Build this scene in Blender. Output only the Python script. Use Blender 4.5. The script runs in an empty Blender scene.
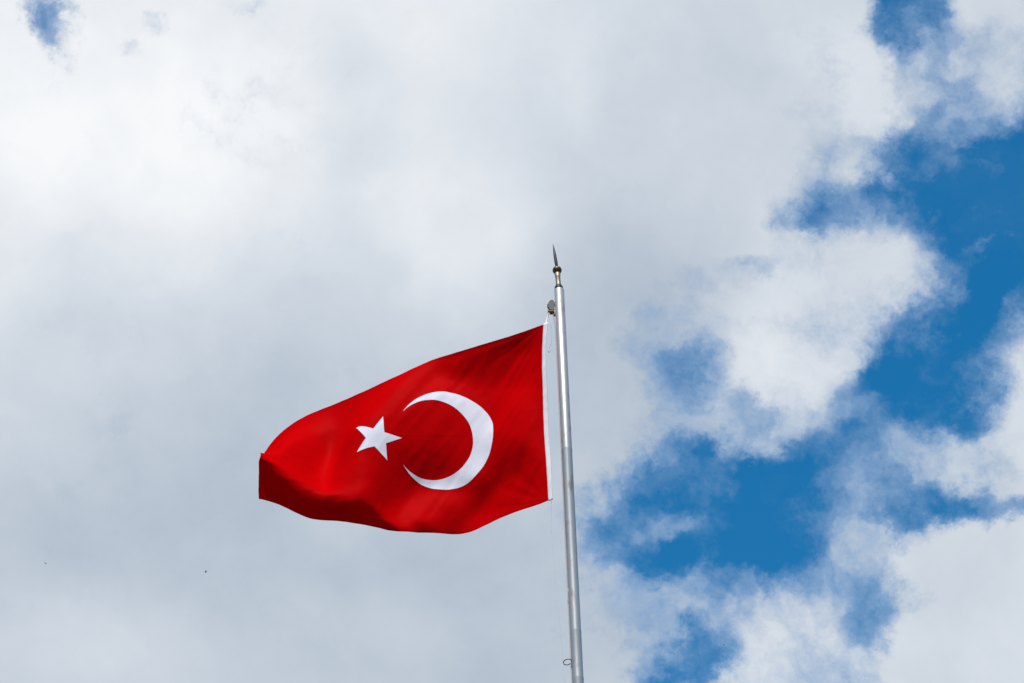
import bpy, bmesh, math, random
from mathutils import Vector, Matrix
S = bpy.context.scene
COL = S.collection
random.seed(4)

# ------------------------------------------------------------------ camera
cd = bpy.data.cameras.new('camera'); cam = bpy.data.objects.new('camera', cd); COL.objects.link(cam)
PITCH, ROLL = math.radians(40.0), math.radians(-1.78)
FPX = 2400.0
EYE = Vector((0, 0, 1.6))
_f = Vector((0, math.cos(PITCH), math.sin(PITCH))); _r0 = Vector((1, 0, 0)); _u0 = _r0.cross(_f)
_r = _r0*math.cos(ROLL) + _u0*math.sin(ROLL); _u = _u0*math.cos(ROLL) - _r0*math.sin(ROLL)
cam.matrix_world = Matrix(((_r.x, _u.x, -_f.x, EYE.x), (_r.y, _u.y, -_f.y, EYE.y), (_r.z, _u.z, -_f.z, EYE.z), (0, 0, 0, 1)))
cd.sensor_width = 36.0; cd.lens = FPX/1024*36; cd.clip_start = 0.1; cd.clip_end = 20000
S.camera = cam
S.render.resolution_x, S.render.resolution_y = 1024, 683
S.view_settings.view_transform = 'Standard'; S.view_settings.look = 'None'
S.view_settings.gamma = 1; S.view_settings.exposure = 0; S.view_settings.use_curve_mapping = False

# ------------------------------------------------------------------ sun
SUN_EL, SUN_AZ = math.radians(64), math.radians(190)      # azimuth clockwise from +Y
sun_dir = Vector((math.sin(SUN_AZ)*math.cos(SUN_EL), math.cos(SUN_AZ)*math.cos(SUN_EL), math.sin(SUN_EL)))
sl = bpy.data.lights.new('sun', 'SUN'); sl.energy = 5.0; sl.angle = math.radians(0.5); sl.color = (1.0, 0.95, 0.88)
so = bpy.data.objects.new('sun', sl); COL.objects.link(so)
so.rotation_euler = sun_dir.to_track_quat('Z', 'Y').to_euler()

# ------------------------------------------------------------------ sky: clear sky with a broken cloud deck
W = bpy.data.worlds.new('World'); S.world = W; W.use_nodes = True
nt = W.node_tree; nt.nodes.clear()
N = lambda t, **k: _set(nt.nodes.new(t), k)
def _set(n, k):
    for a, b in k.items(): setattr(n, a, b)
    return n
L = lambda a, b: nt.links.new(a, b)
def direction(px, py):      # compass / elevation direction of a patch of sky
    return (_f + _r*((px-512)/FPX) + _u*((341.5-py)/FPX)).normalized()
def mth(op, a, b=None, c=None, clamp=False):
    n = N('ShaderNodeMath', operation=op, use_clamp=clamp)
    for i, v in enumerate((a, b, c)):
        if v is None: continue
        if isinstance(v, (int, float)): n.inputs[i].default_value = v
        else: L(v, n.inputs[i])
    return n.outputs[0]
def noise(vec, scale, detail, rough=.5, lac=2.0, color=False, dist=0.0):
    n = N('ShaderNodeTexNoise'); n.inputs['Scale'].default_value = scale; n.inputs['Detail'].default_value = detail
    n.inputs['Roughness'].default_value = rough; n.inputs['Lacunarity'].default_value = lac; n.inputs['Distortion'].default_value = dist
    L(vec, n.inputs['Vector']); return n.outputs['Color' if color else 'Fac']
def warp(vec, src, scale, detail, amt, rough=.55):
    c = noise(src, scale, detail, rough, color=True)
    a = N('ShaderNodeVectorMath', operation='SUBTRACT'); L(c, a.inputs[0]); a.inputs[1].default_value = (.5, .5, .5)
    b = N('ShaderNodeVectorMath', operation='MULTIPLY_ADD'); L(a.outputs[0], b.inputs[0]); b.inputs[1].default_value = (amt,)*3
    L(vec, b.inputs[2]); return b.outputs[0]
def smooth(v, a, b, lo=0., hi=1., kind='SMOOTHSTEP'):
    n = N('ShaderNodeMapRange', interpolation_type=kind); L(v, n.inputs['Value'])
    for k, x in (('From Min', a), ('From Max', b), ('To Min', lo), ('To Max', hi)): n.inputs[k].default_value = x
    return n.outputs['Result']
tc = N('ShaderNodeTexCoord'); DIR = tc.outputs['Generated']
def paint(vec, base, blobs):
    """layered elliptical banks of cloud or clear air; each bank pulls the field to its own value"""
    cur = base
    for (px, py, rx, ry, ang, val, soft) in blobs:
        d = direction(px, py)
        a = math.radians(ang)
        e1 = (_r*math.cos(a) + _u*math.sin(a)); e1 = (e1 - d*e1.dot(d)).normalized(); e2 = d.cross(e1).normalized()
        e3 = e1.cross(e2)
        R = Matrix((e1, e2, e3)).transposed()
        m = N('ShaderNodeMapping', vector_type='TEXTURE'); L(vec, m.inputs['Vector'])
        m.inputs['Location'].default_value = d; m.inputs['Rotation'].default_value = R.to_euler('XYZ')
        m.inputs['Scale'].default_value = (rx/FPX, ry/FPX, .2)
        ln = N('ShaderNodeVectorMath', operation='LENGTH'); L(m.outputs[0], ln.inputs[0])
        s = smooth(ln.outputs['Value'], 1+soft, 1-soft)
        mx = N('ShaderNodeMix', data_type='FLOAT'); L(s, mx.inputs[0])
        if isinstance(cur, (int, float)): mx.inputs[2].default_value = cur
        else: L(cur, mx.inputs[2])
        mx.inputs[3].default_value = val
        cur = mx.outputs[0]
    return cur
# coverage: 1+ = thick cloud, 0 = clear;   px, py, rx, ry, tilt, value, softness
COVER = [
 (640, 300, 430, 620, 0, 1.5, .25),
 (-100, 300, 500, 700, 0, 1.5, .2),
 # clear air to the right of the big bank
 (975, 190, 120, 158, 0, -.40, .35),
 (905, 15, 45, 62, 0, -.30, .5),
 (890, 160, 62, 36, 10, -.10, .6),
 (932, 378, 94, 86, 40, -.30, .5),
 (772, 512, 185, 84, 14, -.32, .45),
 (668, 545, 92, 58, 25, -.08, .6),
 (880, 450, 80, 55, 0, -.15, .6),
 (698, 360, 56, 56, 0, .08, .8),
 (838, 214, 56, 28, -10, .10, .8),
 (760, 262, 66, 22, 10, .48, .9),
 (1000, 640, 200, 140, 0, .35, .4),
 (820, 642, 160, 58, 0, .3, .5),
 # clouds
 (836, 98, 60, 68, 0, 1.15, .6),
 (850, 160, 30, 22, -20, 1.0, .7),
 (988, 42, 68, 56, 20, 1.0, .7),
 (930, 75, 22, 46, 30, .38, .8),
 (926, 112, 14, 16, 0, .15, .8),
 (852, 292, 88, 56, 12, .84, .7),
 (800, 335, 60, 34, 20, .78, .8),
 (770, 385, 62, 48, 15, 1.2, .7),
 (730, 430, 110, 24, 6, .76, .8),
 (690, 325, 60, 16, 20, .62, .8),
 (985, 262, 16, 12, 0, .1, .8),
 (1034, 415, 60, 80, 0, 1.10, .6),
 (966, 476, 58, 22, -18, .72, .8),
 (884, 545, 34, 48, 30, .46, .9),
 (1000, 592, 112, 76, -8, 1.3, .5),
 (1010, 660, 160, 70, 0, 1.5, .4),
 (790, 656, 96, 56, 5, 1.2, .6),
 (632, 628, 66, 20, 16, .85, .8),
 (700, 606, 36, 14, 20, .45, .9),
 (664, 545, 34, 10, 30, .30, .9),
 # holes
 (672, 662, 34, 16, 15, .15, .8),
 (880, 590, 38, 38, 40, .20, .8),
 (945, 512, 56, 18, -8, -.05, .8),
 (1012, 512, 30, 12, 0, .12, .8),
 (58, 14, 26, 42, 0, .20, .8),
 (140, 46, 22, 11, -20, .86, .8),
 (175, 28, 16, 22, 0, .92, .9),
 (258, 2, 24, 10, 0, .88, .8),
]
BRIGHT = [
 (300, 60, 480, 330, 0, .74, .8),
 (120, 165, 180, 120, -20, .98, .8),
 (60, 20, 120, 60, 0, .80, .8),
 (365, 120, 36, 120, 0, .55, .9),
 (450, 60, 80, 60, 0, .74, .9),
 (440, 235, 80, 60, 0, .80, .9),
 (90, 285, 170, 60, 0, .74, .9),
 (300, 330, 70, 120, 0, .50, .9),
 (700, 120, 170, 150, 0, .30, .9),
 (590, 90, 40, 80, 0, .50, .9),
 (640, 280, 80, 130, 0, .16, .9),
 (600, 420, 90, 140, 0, .02, .9),
 (250, 500, 460, 170, 0, .17, .7),
 (70, 375, 110, 60, 0, .45, .9),
 (300, 590, 260, 70, 0, .05, .9),
 (90, 645, 130, 50, 0, .36, .9),
 (440, 645, 130, 50, 0, .22, .9),
 (110, 450, 80, 50, 0, .32, .9),
 (745, 195, 90, 60, 0, .42, .9),
 (860, 110, 50, 75, 0, .60, .9),
 (845, 290, 110, 60, 0, .50, .8),
 (765, 375, 55, 42, 0, .62, .8),
 (1000, 45, 80, 70, 0, .42, .8),
 (1012, 410, 80, 110, 0, .55, .8),
 (930, 560, 60, 50, 0, .62, .8),
 (1000, 620, 100, 90, 0, .46, .8),
 (790, 655, 90, 60, 0, .55, .8),
 (620, 600, 80, 110, 0, .22, .8),
]
wv = warp(DIR, DIR, 9.0, 4, .06)
wv = warp(wv, DIR, 26.0, 9, .048, .66)
cov = paint(wv, .22, COVER)
f1 = noise(wv, 14.0, 11, .60)
f2 = noise(warp(DIR, DIR, 60, 4, .012), 50.0, 8, .56)
c1 = mth('MULTIPLY_ADD', mth('SUBTRACT', f1, .5), 2.9, cov)
c2 = mth('MULTIPLY_ADD', mth('SUBTRACT', f2, .5), .75, c1)
alpha0 = smooth(c2, -.30, 1.22)
veil = smooth(noise(wv, 7.0, 7, .6), .45, .90, 0.0, .13, 'LINEAR')       # thin high haze inside the blue
alpha = mth('MAXIMUM', alpha0, veil)
b0 = paint(warp(DIR, DIR, 10, 5, .06), .4, BRIGHT)
b1 = mth('MULTIPLY_ADD', mth('SUBTRACT', noise(wv, 10.0, 9, .56), .5), .62, b0)
b1 = mth('MULTIPLY_ADD', mth('SUBTRACT', noise(warp(DIR, DIR, 20, 5, .04), 24.0, 6, .5), .5), .28, b1)
b2 = mth('MULTIPLY_ADD', mth('SUBTRACT', f2, .5), .06, b1)
cr = N('ShaderNodeValToRGB'); L(b2, cr.inputs[0])
e = cr.color_ramp.elements
e[0].position = 0.0; e[0].color = (.435, .510, .605, 1)
e[1].position = 1.0; e[1].color = (.93, .945, .965, 1)
e2 = e.new(.5); e2.color = (.655, .710, .780, 1)
thin = N('ShaderNodeMix', data_type='RGBA'); L(smooth(alpha0, .25, .95), thin.inputs[0])
thin.inputs[6].default_value = (.50, .63, .82, 1); L(cr.outputs[0], thin.inputs[7])
sky = N('ShaderNodeTexSky', sky_type='NISHITA'); sky.sun_disc = False; sky.sun_elevation = SUN_EL; sky.sun_rotation = SUN_AZ
sky.altitude = 600; sky.air_density = 1.0; sky.dust_density = .3; sky.ozone_density = 3.0
hs = N('ShaderNodeHueSaturation'); hs.inputs['Saturation'].default_value = 1.38; hs.inputs['Hue'].default_value = .489; hs.inputs['Value'].default_value = 1.53
L(sky.outputs[0], hs.inputs['Color'])
bg1 = N('ShaderNodeBackground'); bg1.inputs['Strength'].default_value = .10; L(hs.outputs[0], bg1.inputs['Color'])
bg2 = N('ShaderNodeBackground'); bg2.inputs['Strength'].default_value = 1.0; L(thin.outputs[2], bg2.inputs['Color'])
ms = N('ShaderNodeMixShader'); L(alpha, ms.inputs[0]); L(bg1.outputs[0], ms.inputs[1]); L(bg2.outputs[0], ms.inputs[2])
wo = N('ShaderNodeOutputWorld'); L(ms.outputs[0], wo.inputs['Surface'])
W.cycles.sampling_method = 'MANUAL'; W.cycles.sample_map_resolution = 512

# ------------------------------------------------------------------ helpers
def tag(o, label=None, cat=None, group=None, kind=None):
    for k, v in (('label', label), ('category', cat), ('group', group), ('kind', kind)):
        if v: o[k] = v
    return o
def obj(name, bm, mat, parent=None, smooth_=True):
    me = bpy.data.meshes.new(name); bm.normal_update(); bm.to_mesh(me); bm.free()
    if smooth_:
        for p in me.polygons: p.use_smooth = True
    me.materials.append(mat)
    o = bpy.data.objects.new(name, me); COL.objects.link(o)
    if parent is not None:
        o.parent = parent; o.matrix_parent_inverse = parent.matrix_world.inverted()
    return o
def empty(name, loc):
    o = bpy.data.objects.new(name, None); COL.objects.link(o); o.location = loc
    o.matrix_world = Matrix.Translation(loc); o.empty_display_size = .2
    return o
def mat(name):
    m = bpy.data.materials.new(name); m.use_nodes = True
    t = m.node_tree; b = t.nodes['Principled BSDF']; return m, t, b
def mnode(t, ty, **k):
    n = t.nodes.new(ty)
    for a, b in k.items(): setattr(n, a, b)
    return n
def lathe(bm, prof, cen=Vector((0, 0, 0)), axis=Vector((0, 0, 1)), seg=32, bend=None):
    q = axis.to_track_quat('Z', 'Y'); rings = []
    for (rr, h) in prof:
        off = bend(h) if bend else Vector((0, 0, 0))
        ring = [bm.verts.new(cen + off + q @ Vector((rr*math.cos(2*math.pi*i/seg), rr*math.sin(2*math.pi*i/seg), h))) for i in range(seg)]
        rings.append(ring)
    for a, b in zip(rings, rings[1:]):
        for i in range(seg): bm.faces.new((a[i], a[(i+1) % seg], b[(i+1) % seg], b[i]))
    bm.faces.new(rings[0][::-1]); bm.faces.new(rings[-1])
def catmull(pts, n=8):
    P = [Vector(p) for p in pts]; P = [P[0]*2-P[1]] + P + [P[-1]*2-P[-2]]; out = []
    for i in range(1, len(P)-2):
        for k in range(n):
            t = k/n; a, b, c, d = P[i-1:i+3]
            out.append(.5*((2*b)+(c-a)*t+(2*a-5*b+4*c-d)*t*t+(3*b-a-3*c+d)*t**3))
    out.append(P[-2]); return out
def tube(bm, pts, rad, seg=8, closed=False):
    rings = []; n = len(pts); up = Vector((0.3, 1, .1)).normalized()
    for i, p in enumerate(pts):
        if closed: t = pts[(i+1) % n]-pts[i-1]
        else: t = pts[min(i+1, n-1)]-pts[max(i-1, 0)]
        t.normalize(); a = t.cross(up).normalized(); b = t.cross(a)
        rr = rad(i/(n-1)) if callable(rad) else rad
        rings.append([bm.verts.new(p + a*rr*math.cos(2*math.pi*k/seg) + b*rr*math.sin(2*math.pi*k/seg)) for k in range(seg)])
    m = n if closed else n-1
    for i in range(m):
        A, B = rings[i], rings[(i+1) % n]
        for k in range(seg): bm.faces.new((A[k], A[(k+1) % seg], B[(k+1) % seg], B[k]))
    if not closed: bm.faces.new(rings[0][::-1]); bm.faces.new(rings[-1])
def box(bm, cen, sx, sy, sz, rot=None, bev=0.0):
    r = bmesh.ops.create_cube(bm, size=1.0); vs = r['verts']
    bmesh.ops.scale(bm, vec=(sx, sy, sz), verts=vs)
    if bev: 
        es = list({e for v in vs for e in v.link_edges})
        rb = bmesh.ops.bevel(bm, geom=es, offset=bev, segments=2, affect='EDGES'); vs = list({v for f in rb['faces'] for v in f.verts} | {v for v in vs if v.is_valid})
    if rot is not None: bmesh.ops.rotate(bm, cent=(0, 0, 0), matrix=rot, verts=vs)
    bmesh.ops.translate(bm, vec=cen, verts=vs)

# ------------------------------------------------------------------ materials
def cloth_mat(name, col, hem=False, trans=.35):
    m, t, b = mat(name); t.nodes.remove(b); out = t.nodes['Material Output']
    tcn = mnode(t, 'ShaderNodeTexCoord'); uv = tcn.outputs['UV']
    ns = mnode(t, 'ShaderNodeTexNoise'); ns.inputs['Scale'].default_value = 3.5; ns.inputs['Detail'].default_value = 8; t.links.new(tcn.outputs['Object'], ns.inputs['Vector'])
    mr = mnode(t, 'ShaderNodeMapRange'); t.links.new(ns.outputs['Fac'], mr.inputs['Value'])
    mr.inputs['From Min'].default_value = .3; mr.inputs['From Max'].default_value = .7; mr.inputs['To Min'].default_value = .92; mr.inputs['To Max'].default_value = 1.06
    val = mr.outputs[0]
    if hem:      # double cloth and stitching along three edges, two faint panel seams
        sp = mnode(t, 'ShaderNodeSeparateXYZ'); t.links.new(uv, sp.inputs[0])
        def M(op, a, b_=None):
            n = mnode(t, 'ShaderNodeMath', operation=op)
            for i, v in enumerate((a, b_)):
                if v is None: continue
                if isinstance(v, (int, float)): n.inputs[i].default_value = v
                else: t.links.new(v, n.inputs[i])
            return n.outputs[0]
        u, v = sp.outputs[0], sp.outputs[1]
        edge = M('MINIMUM', M('MINIMUM', v, M('SUBTRACT', 1.0, v)), M('SUBTRACT', 1.5, u))
        val = M('MULTIPLY', val, M('SUBTRACT', 1.0, M('MULTIPLY', M('LESS_THAN', edge, .012), .22)))
        for vs in (.485,):
            val = M('MULTIPLY', val, M('SUBTRACT', 1.0, M('MULTIPLY', M('LESS_THAN', M('ABSOLUTE', M('SUBTRACT', v, vs)), .003), .10)))
    mc = mnode(t, 'ShaderNodeMix', data_type='RGBA', blend_type='MULTIPLY'); mc.inputs[0].default_value = 1
    mc.inputs[6].default_value = (*col, 1); t.links.new(val, mc.inputs[7])
    wv_ = mnode(t, 'ShaderNodeTexNoise'); wv_.inputs['Scale'].default_value = 220; wv_.inputs['Detail'].default_value = 3; t.links.new(uv, wv_.inputs['Vector'])
    bp = mnode(t, 'ShaderNodeBump'); bp.inputs['Strength'].default_value = .12; bp.inputs['Distance'].default_value = .002; t.links.new(wv_.outputs['Fac'], bp.inputs['Height'])
    df = mnode(t, 'ShaderNodeBsdfDiffuse'); tr = mnode(t, 'ShaderNodeBsdfTranslucent'); gl = mnode(t, 'ShaderNodeBsdfGlossy')
    gl.inputs['Roughness'].default_value = .5; gl.inputs['Color'].default_value = (1, .3, .3, 1)
    for n in (df, tr): t.links.new(mc.outputs[2], n.inputs['Color'])
    for n in (df, tr, gl): t.links.new(bp.outputs[0], n.inputs['Normal'])
    a = mnode(t, 'ShaderNodeMixShader'); a.inputs[0].default_value = trans; t.links.new(df.outputs[0], a.inputs[1]); t.links.new(tr.outputs[0], a.inputs[2])
    c = mnode(t, 'ShaderNodeMixShader'); c.inputs[0].default_value = .002; t.links.new(a.outputs[0], c.inputs[1]); t.links.new(gl.outputs[0], c.inputs[2])
    t.links.new(c.outputs[0], out.inputs['Surface']); return m
RED = cloth_mat('red_cloth', (.455, .0002, .0012), hem=True, trans=.09)
WHITE = cloth_mat('white_cloth', (.80, .78, .84), trans=.14)
CANVAS = cloth_mat('white_canvas', (.82, .78, .78), trans=.2)

def metal_mat(name, col, rough, metal, spots=None, scale=30, stretch=1.0, amount=.5, lo=.55, hi=.75):
    m, t, b = mat(name)
    b.inputs['Metallic'].default_value = metal
    tcn = mnode(t, 'ShaderNodeTexCoord'); mp = mnode(t, 'ShaderNodeMapping'); mp.inputs['Scale'].default_value = (1, 1, stretch); t.links.new(tcn.outputs['Object'], mp.inputs[0])
    ns = mnode(t, 'ShaderNodeTexNoise'); ns.inputs['Scale'].default_value = scale; ns.inputs['Detail'].default_value = 8; ns.inputs['Roughness'].default_value = .65; t.links.new(mp.outputs[0], ns.inputs['Vector'])
    mr = mnode(t, 'ShaderNodeMapRange'); t.links.new(ns.outputs['Fac'], mr.inputs['Value']); mr.inputs['From Min'].default_value = lo; mr.inputs['From Max'].default_value = hi; mr.inputs['To Max'].default_value = amount
    mc = mnode(t, 'ShaderNodeMix', data_type='RGBA'); t.links.new(mr.outputs[0], mc.inputs[0]); mc.inputs[6].default_value = (*col, 1); mc.inputs[7].default_value = (*(spots or [c*.4 for c in col]), 1)
    t.links.new(mc.outputs[2], b.inputs['Base Color'])
    r2 = mnode(t, 'ShaderNodeMapRange'); t.links.new(ns.outputs['Fac'], r2.inputs['Value']); r2.inputs['To Min'].default_value = rough-.08; r2.inputs['To Max'].default_value = rough+.12
    t.links.new(r2.outputs[0], b.inputs['Roughness'])
    bp = mnode(t, 'ShaderNodeBump'); bp.inputs['Strength'].default_value = .15; bp.inputs['Distance'].default_value = .003; t.links.new(ns.outputs['Fac'], bp.inputs['Height']); t.links.new(bp.outputs[0], b.inputs['Normal'])
    return m
POLE = metal_mat('weathered_aluminium', (.37, .365, .355), .44, .5, spots=(.16, .11, .075), scale=16, stretch=.3, amount=.75, lo=.55, hi=.70)
BRASS = metal_mat('old_brass', (.10, .058, .026), .38, .8, spots=(.04, .02, .012), scale=60)
BRIGHTBRASS = metal_mat('rubbed_brass', (.30, .23, .17), .42, .6, spots=(.2, .12, .06), scale=60)
IRON = metal_mat('dark_iron', (.035, .032, .035), .45, .6, scale=80)
GALV = metal_mat('dull_galvanised_steel', (.055, .052, .050), .55, .4, spots=(.14, .07, .04), scale=70, amount=.8)
def simple(name, col, rough=.8, scale=40, var=.25):
    m, t, b = mat(name); b.inputs['Roughness'].default_value = rough
    ns = mnode(t, 'ShaderNodeTexNoise'); ns.inputs['Scale'].default_value = scale; ns.inputs['Detail'].default_value = 8
    tcn = mnode(t, 'ShaderNodeTexCoord'); t.links.new(tcn.outputs['Object'], ns.inputs['Vector'])
    mc = mnode(t, 'ShaderNodeMix', data_type='RGBA'); t.links.new(ns.outputs['Fac'], mc.inputs[0])
    mc.inputs[6].default_value = (*[c*(1-var) for c in col], 1); mc.inputs[7].default_value = (*[c*(1+var) for c in col], 1)
    t.links.new(mc.outputs[2], b.inputs['Base Color']); return m
ROPE = simple('faded_rope', (.52, .40, .40), .9, 120)
PALEROPE = simple('pale_cord', (.56, .57, .62), .9, 120)
BIRD = simple('dark_feathers', (.03, .03, .035), .8, 20)
GROUND = simple('paved_ground', (.13, .125, .11), .9, .8, .3)
CONCRETE = simple('concrete', (.32, .31, .29), .9, 6, .2)

# ------------------------------------------------------------------ ground (below the frame)
PX, PY = 0.3178, 11.784
bm = bmesh.new(); bmesh.ops.create_grid(bm, x_segments=8, y_segments=8, size=3000)
tag(obj('ground', bm, GROUND, smooth_=False), kind='structure')

# ------------------------------------------------------------------ flagpole
TOP = 11.916
pole = empty('flagpole', (PX, PY, 0))
tag(pole, 'tall weathered silver metal flagpole with a brass spear finial', 'flagpole')
PR = .032
bm = bmesh.new()
prof = [(PR, 0.30)]
for (h, w) in ((3.2, .0), (6.2, 0), (8.95, 0), (9.27, 0), (10.6, 0)):      # welded joints: a slight bead where two lengths meet
    prof += [(PR, h-.02), (PR+.0012, h-.006), (PR+.0012, h+.006), (PR, h+.02)]
prof += [(PR, TOP-.004), (PR-.004, TOP)]
lathe(bm, prof, Vector((PX, PY, 0)), seg=40)
obj('shaft', bm, POLE, pole)
bm = bmesh.new(); box(bm, (PX, PY, .125), .9, .9, .35, bev=.02); obj('plinth', bm, CONCRETE, pole, False)
bm = bmesh.new(); lathe(bm, [(.11, .30), (.11, .315), (.045, .33), (.04, .42), (PR+.002, .44)], Vector((PX, PY, 0))); obj('base_flange', bm, GALV, pole)
# finial, leaning slightly to the left
lean = Vector((-.035, 0, 1)).normalized()
fin = empty('finial', (PX, PY, TOP)); fin.parent = pole; fin.matrix_parent_inverse = pole.matrix_world.inverted()
B0 = Vector((PX-.001, PY, TOP))
bm = bmesh.new(); lathe(bm, [(.022, -.004), (.026, 0), (.028, .010), (.027, .022), (.02, .028)], B0, lean); obj('collar', bm, IRON, fin)
bm = bmesh.new(); lathe(bm, [(.020, .026), (.019, .04), (.0165, .06), (.016, .085), (.017, .11), (.020, .14)], B0, lean); obj('neck', bm, BRIGHTBRASS, fin)
bm = bmesh.new()
R = .0305; hc = .170
lathe(bm, [(R*math.sin(a), hc - R*math.cos(a)*.92) for a in [math.pi*k/16 for k in range(1, 16)]], B0, lean); obj('ball', bm, BRASS, fin)
bm = bmesh.new()
bend = lambda h: Vector((-.05*max(0, h-.20), 0, 0))
lathe(bm, [(.006, .193), (.0090, .205), (.0108, .245), (.0100, .285), (.0080, .33), (.0050, .365), (.0018, .400), (.0004, .408)], B0, lean, bend=bend, seg=16); obj('spear_tip', bm, IRON, fin)
PUL = Vector((0.2602, 11.784, 11.7825))
RING = Vector((0.2622, 11.784, 9.0659)); RRX = .024; RRY = .030
ROPES = [
    ('hoist_rope', [(0.2421, 11.7840, 11.7275), (0.2326, 11.7840, 11.6768), (0.2217, 11.7552, 11.6051)], 0.0055, CANVAS, 'pale rope from the pulley to the top corner of the flag'),
    ('loose_cord', [(0.2431, 11.7540, 11.6932), (0.2494, 11.7440, 11.6080), (0.2535, 11.7440, 11.5236), (0.2475, 11.7440, 11.4402), (0.2365, 11.7440, 11.3990), (0.2285, 11.7440, 11.3703), (0.2345, 11.7440, 11.3576), (0.2422, 11.7440, 11.3780)], 0.0035, PALEROPE, 'loose end of cord hanging in a hook between flag and pole'),
    ('downhaul_cord', [(0.2089, 11.7577, 10.1979), (0.2008, 11.7740, 9.9928), (0.2114, 11.7740, 9.6661), (0.2253, 11.7740, 9.3486), (0.2379, 11.7790, 9.0772), (0.2408, 11.7740, 8.8065), (0.2410, 11.7640, 8.1607), (0.2838, 11.7740, 1.3000)], 0.0011, PALEROPE, 'very thin pale cord from the bottom corner of the flag down through the ring'),
    ('halyard', [(0.2691, 11.7800, 11.7401), (0.2819, 11.7840, 11.5731), (0.2819, 11.7840, 11.1587), (0.2821, 11.7840, 10.6019), (0.2818, 11.7840, 10.0708), (0.2822, 11.7840, 9.4930), (0.2823, 11.7840, 9.0787), (0.2803, 11.7840, 4.0000), (0.2803, 11.7840, 1.3000)], 0.0035, ROPE, 'faded pinkish rope running down against the left side of the pole')]
BIRDS = [
    ((-57.8218, 240.9583, 170.7028), 0.42, 0.25, 0.6, 'small dark bird in the grey cloud at the far left'),
    ((-37.3483, 236.2835, 165.5366), 0.42, -0.2, 2, 'small dark bird in the grey cloud below and left of the flag'),
    ((34.9838, 352.4365, 227.3535), 0.36, 0.3, 1.2, 'faint tiny bird over the white cloud right of the pole')]

# pulley at the pole top: cheek plates, sheave, shackle
pul = empty('pulley', PUL); pul.parent = pole; pul.matrix_parent_inverse = pole.matrix_world.inverted()
px_, pz_ = PUL.x, PUL.z
bm = bmesh.new()
for sy in (-1, 1):
    pts = [(-.012, -.042), (-.020, -.014), (-.017, .014), (-.004, .034), (.010, .038), (.020, .028), (.022, -.03), (.012, -.05)]
    vs = [[bm.verts.new((px_+a, PY+sy*(.013)+d, pz_+b)) for a, b in pts] for d in (-.0015, .0015)]
    bm.faces.new(vs[0][::-1]); bm.faces.new(vs[1])
    for i in range(8): bm.faces.new((vs[0][i], vs[0][(i+1) % 8], vs[1][(i+1) % 8], vs[1][i]))
obj('cheek_plate', bm, GALV, pul, False)
bm = bmesh.new(); lathe(bm, [(.021, -.010), (.021, -.007), (.015, -.003), (.015, .003), (.021, .007), (.021, .010)], Vector((px_-.004, PY, pz_-.006)), Vector((0, 1, 0)), 24); obj('sheave', bm, BRASS, pul)
bm = bmesh.new(); box(bm, (px_-.002, PY, pz_-.058), .044, .034, .016, bev=.003); box(bm, (px_+.018, PY, pz_-.078), .014, .02, .026, bev=.003); obj('becket', bm, BRASS, pul, False)
bm = bmesh.new(); box(bm, ((px_+PX-PR)/2+.008, PY, pz_+.01), abs(PX-PR-px_)+.004, .014, .03, bev=.002); obj('bracket', bm, GALV, pul, False)
# rope guide ring low on the visible shaft
bm = bmesh.new()
n = 40; rx, rt = .033, .0
pts = []
for i in range(n):
    a = 2*math.pi*i/n
    pts.append(Vector((RING.x - .0*math.cos(a) + RRX*math.cos(a), PY + RRY*math.sin(a), RING.z + .004*math.cos(a))))
tube(bm, pts, .0027, 8, closed=True); obj('rope_guide_ring', bm, GALV, pole)

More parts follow.
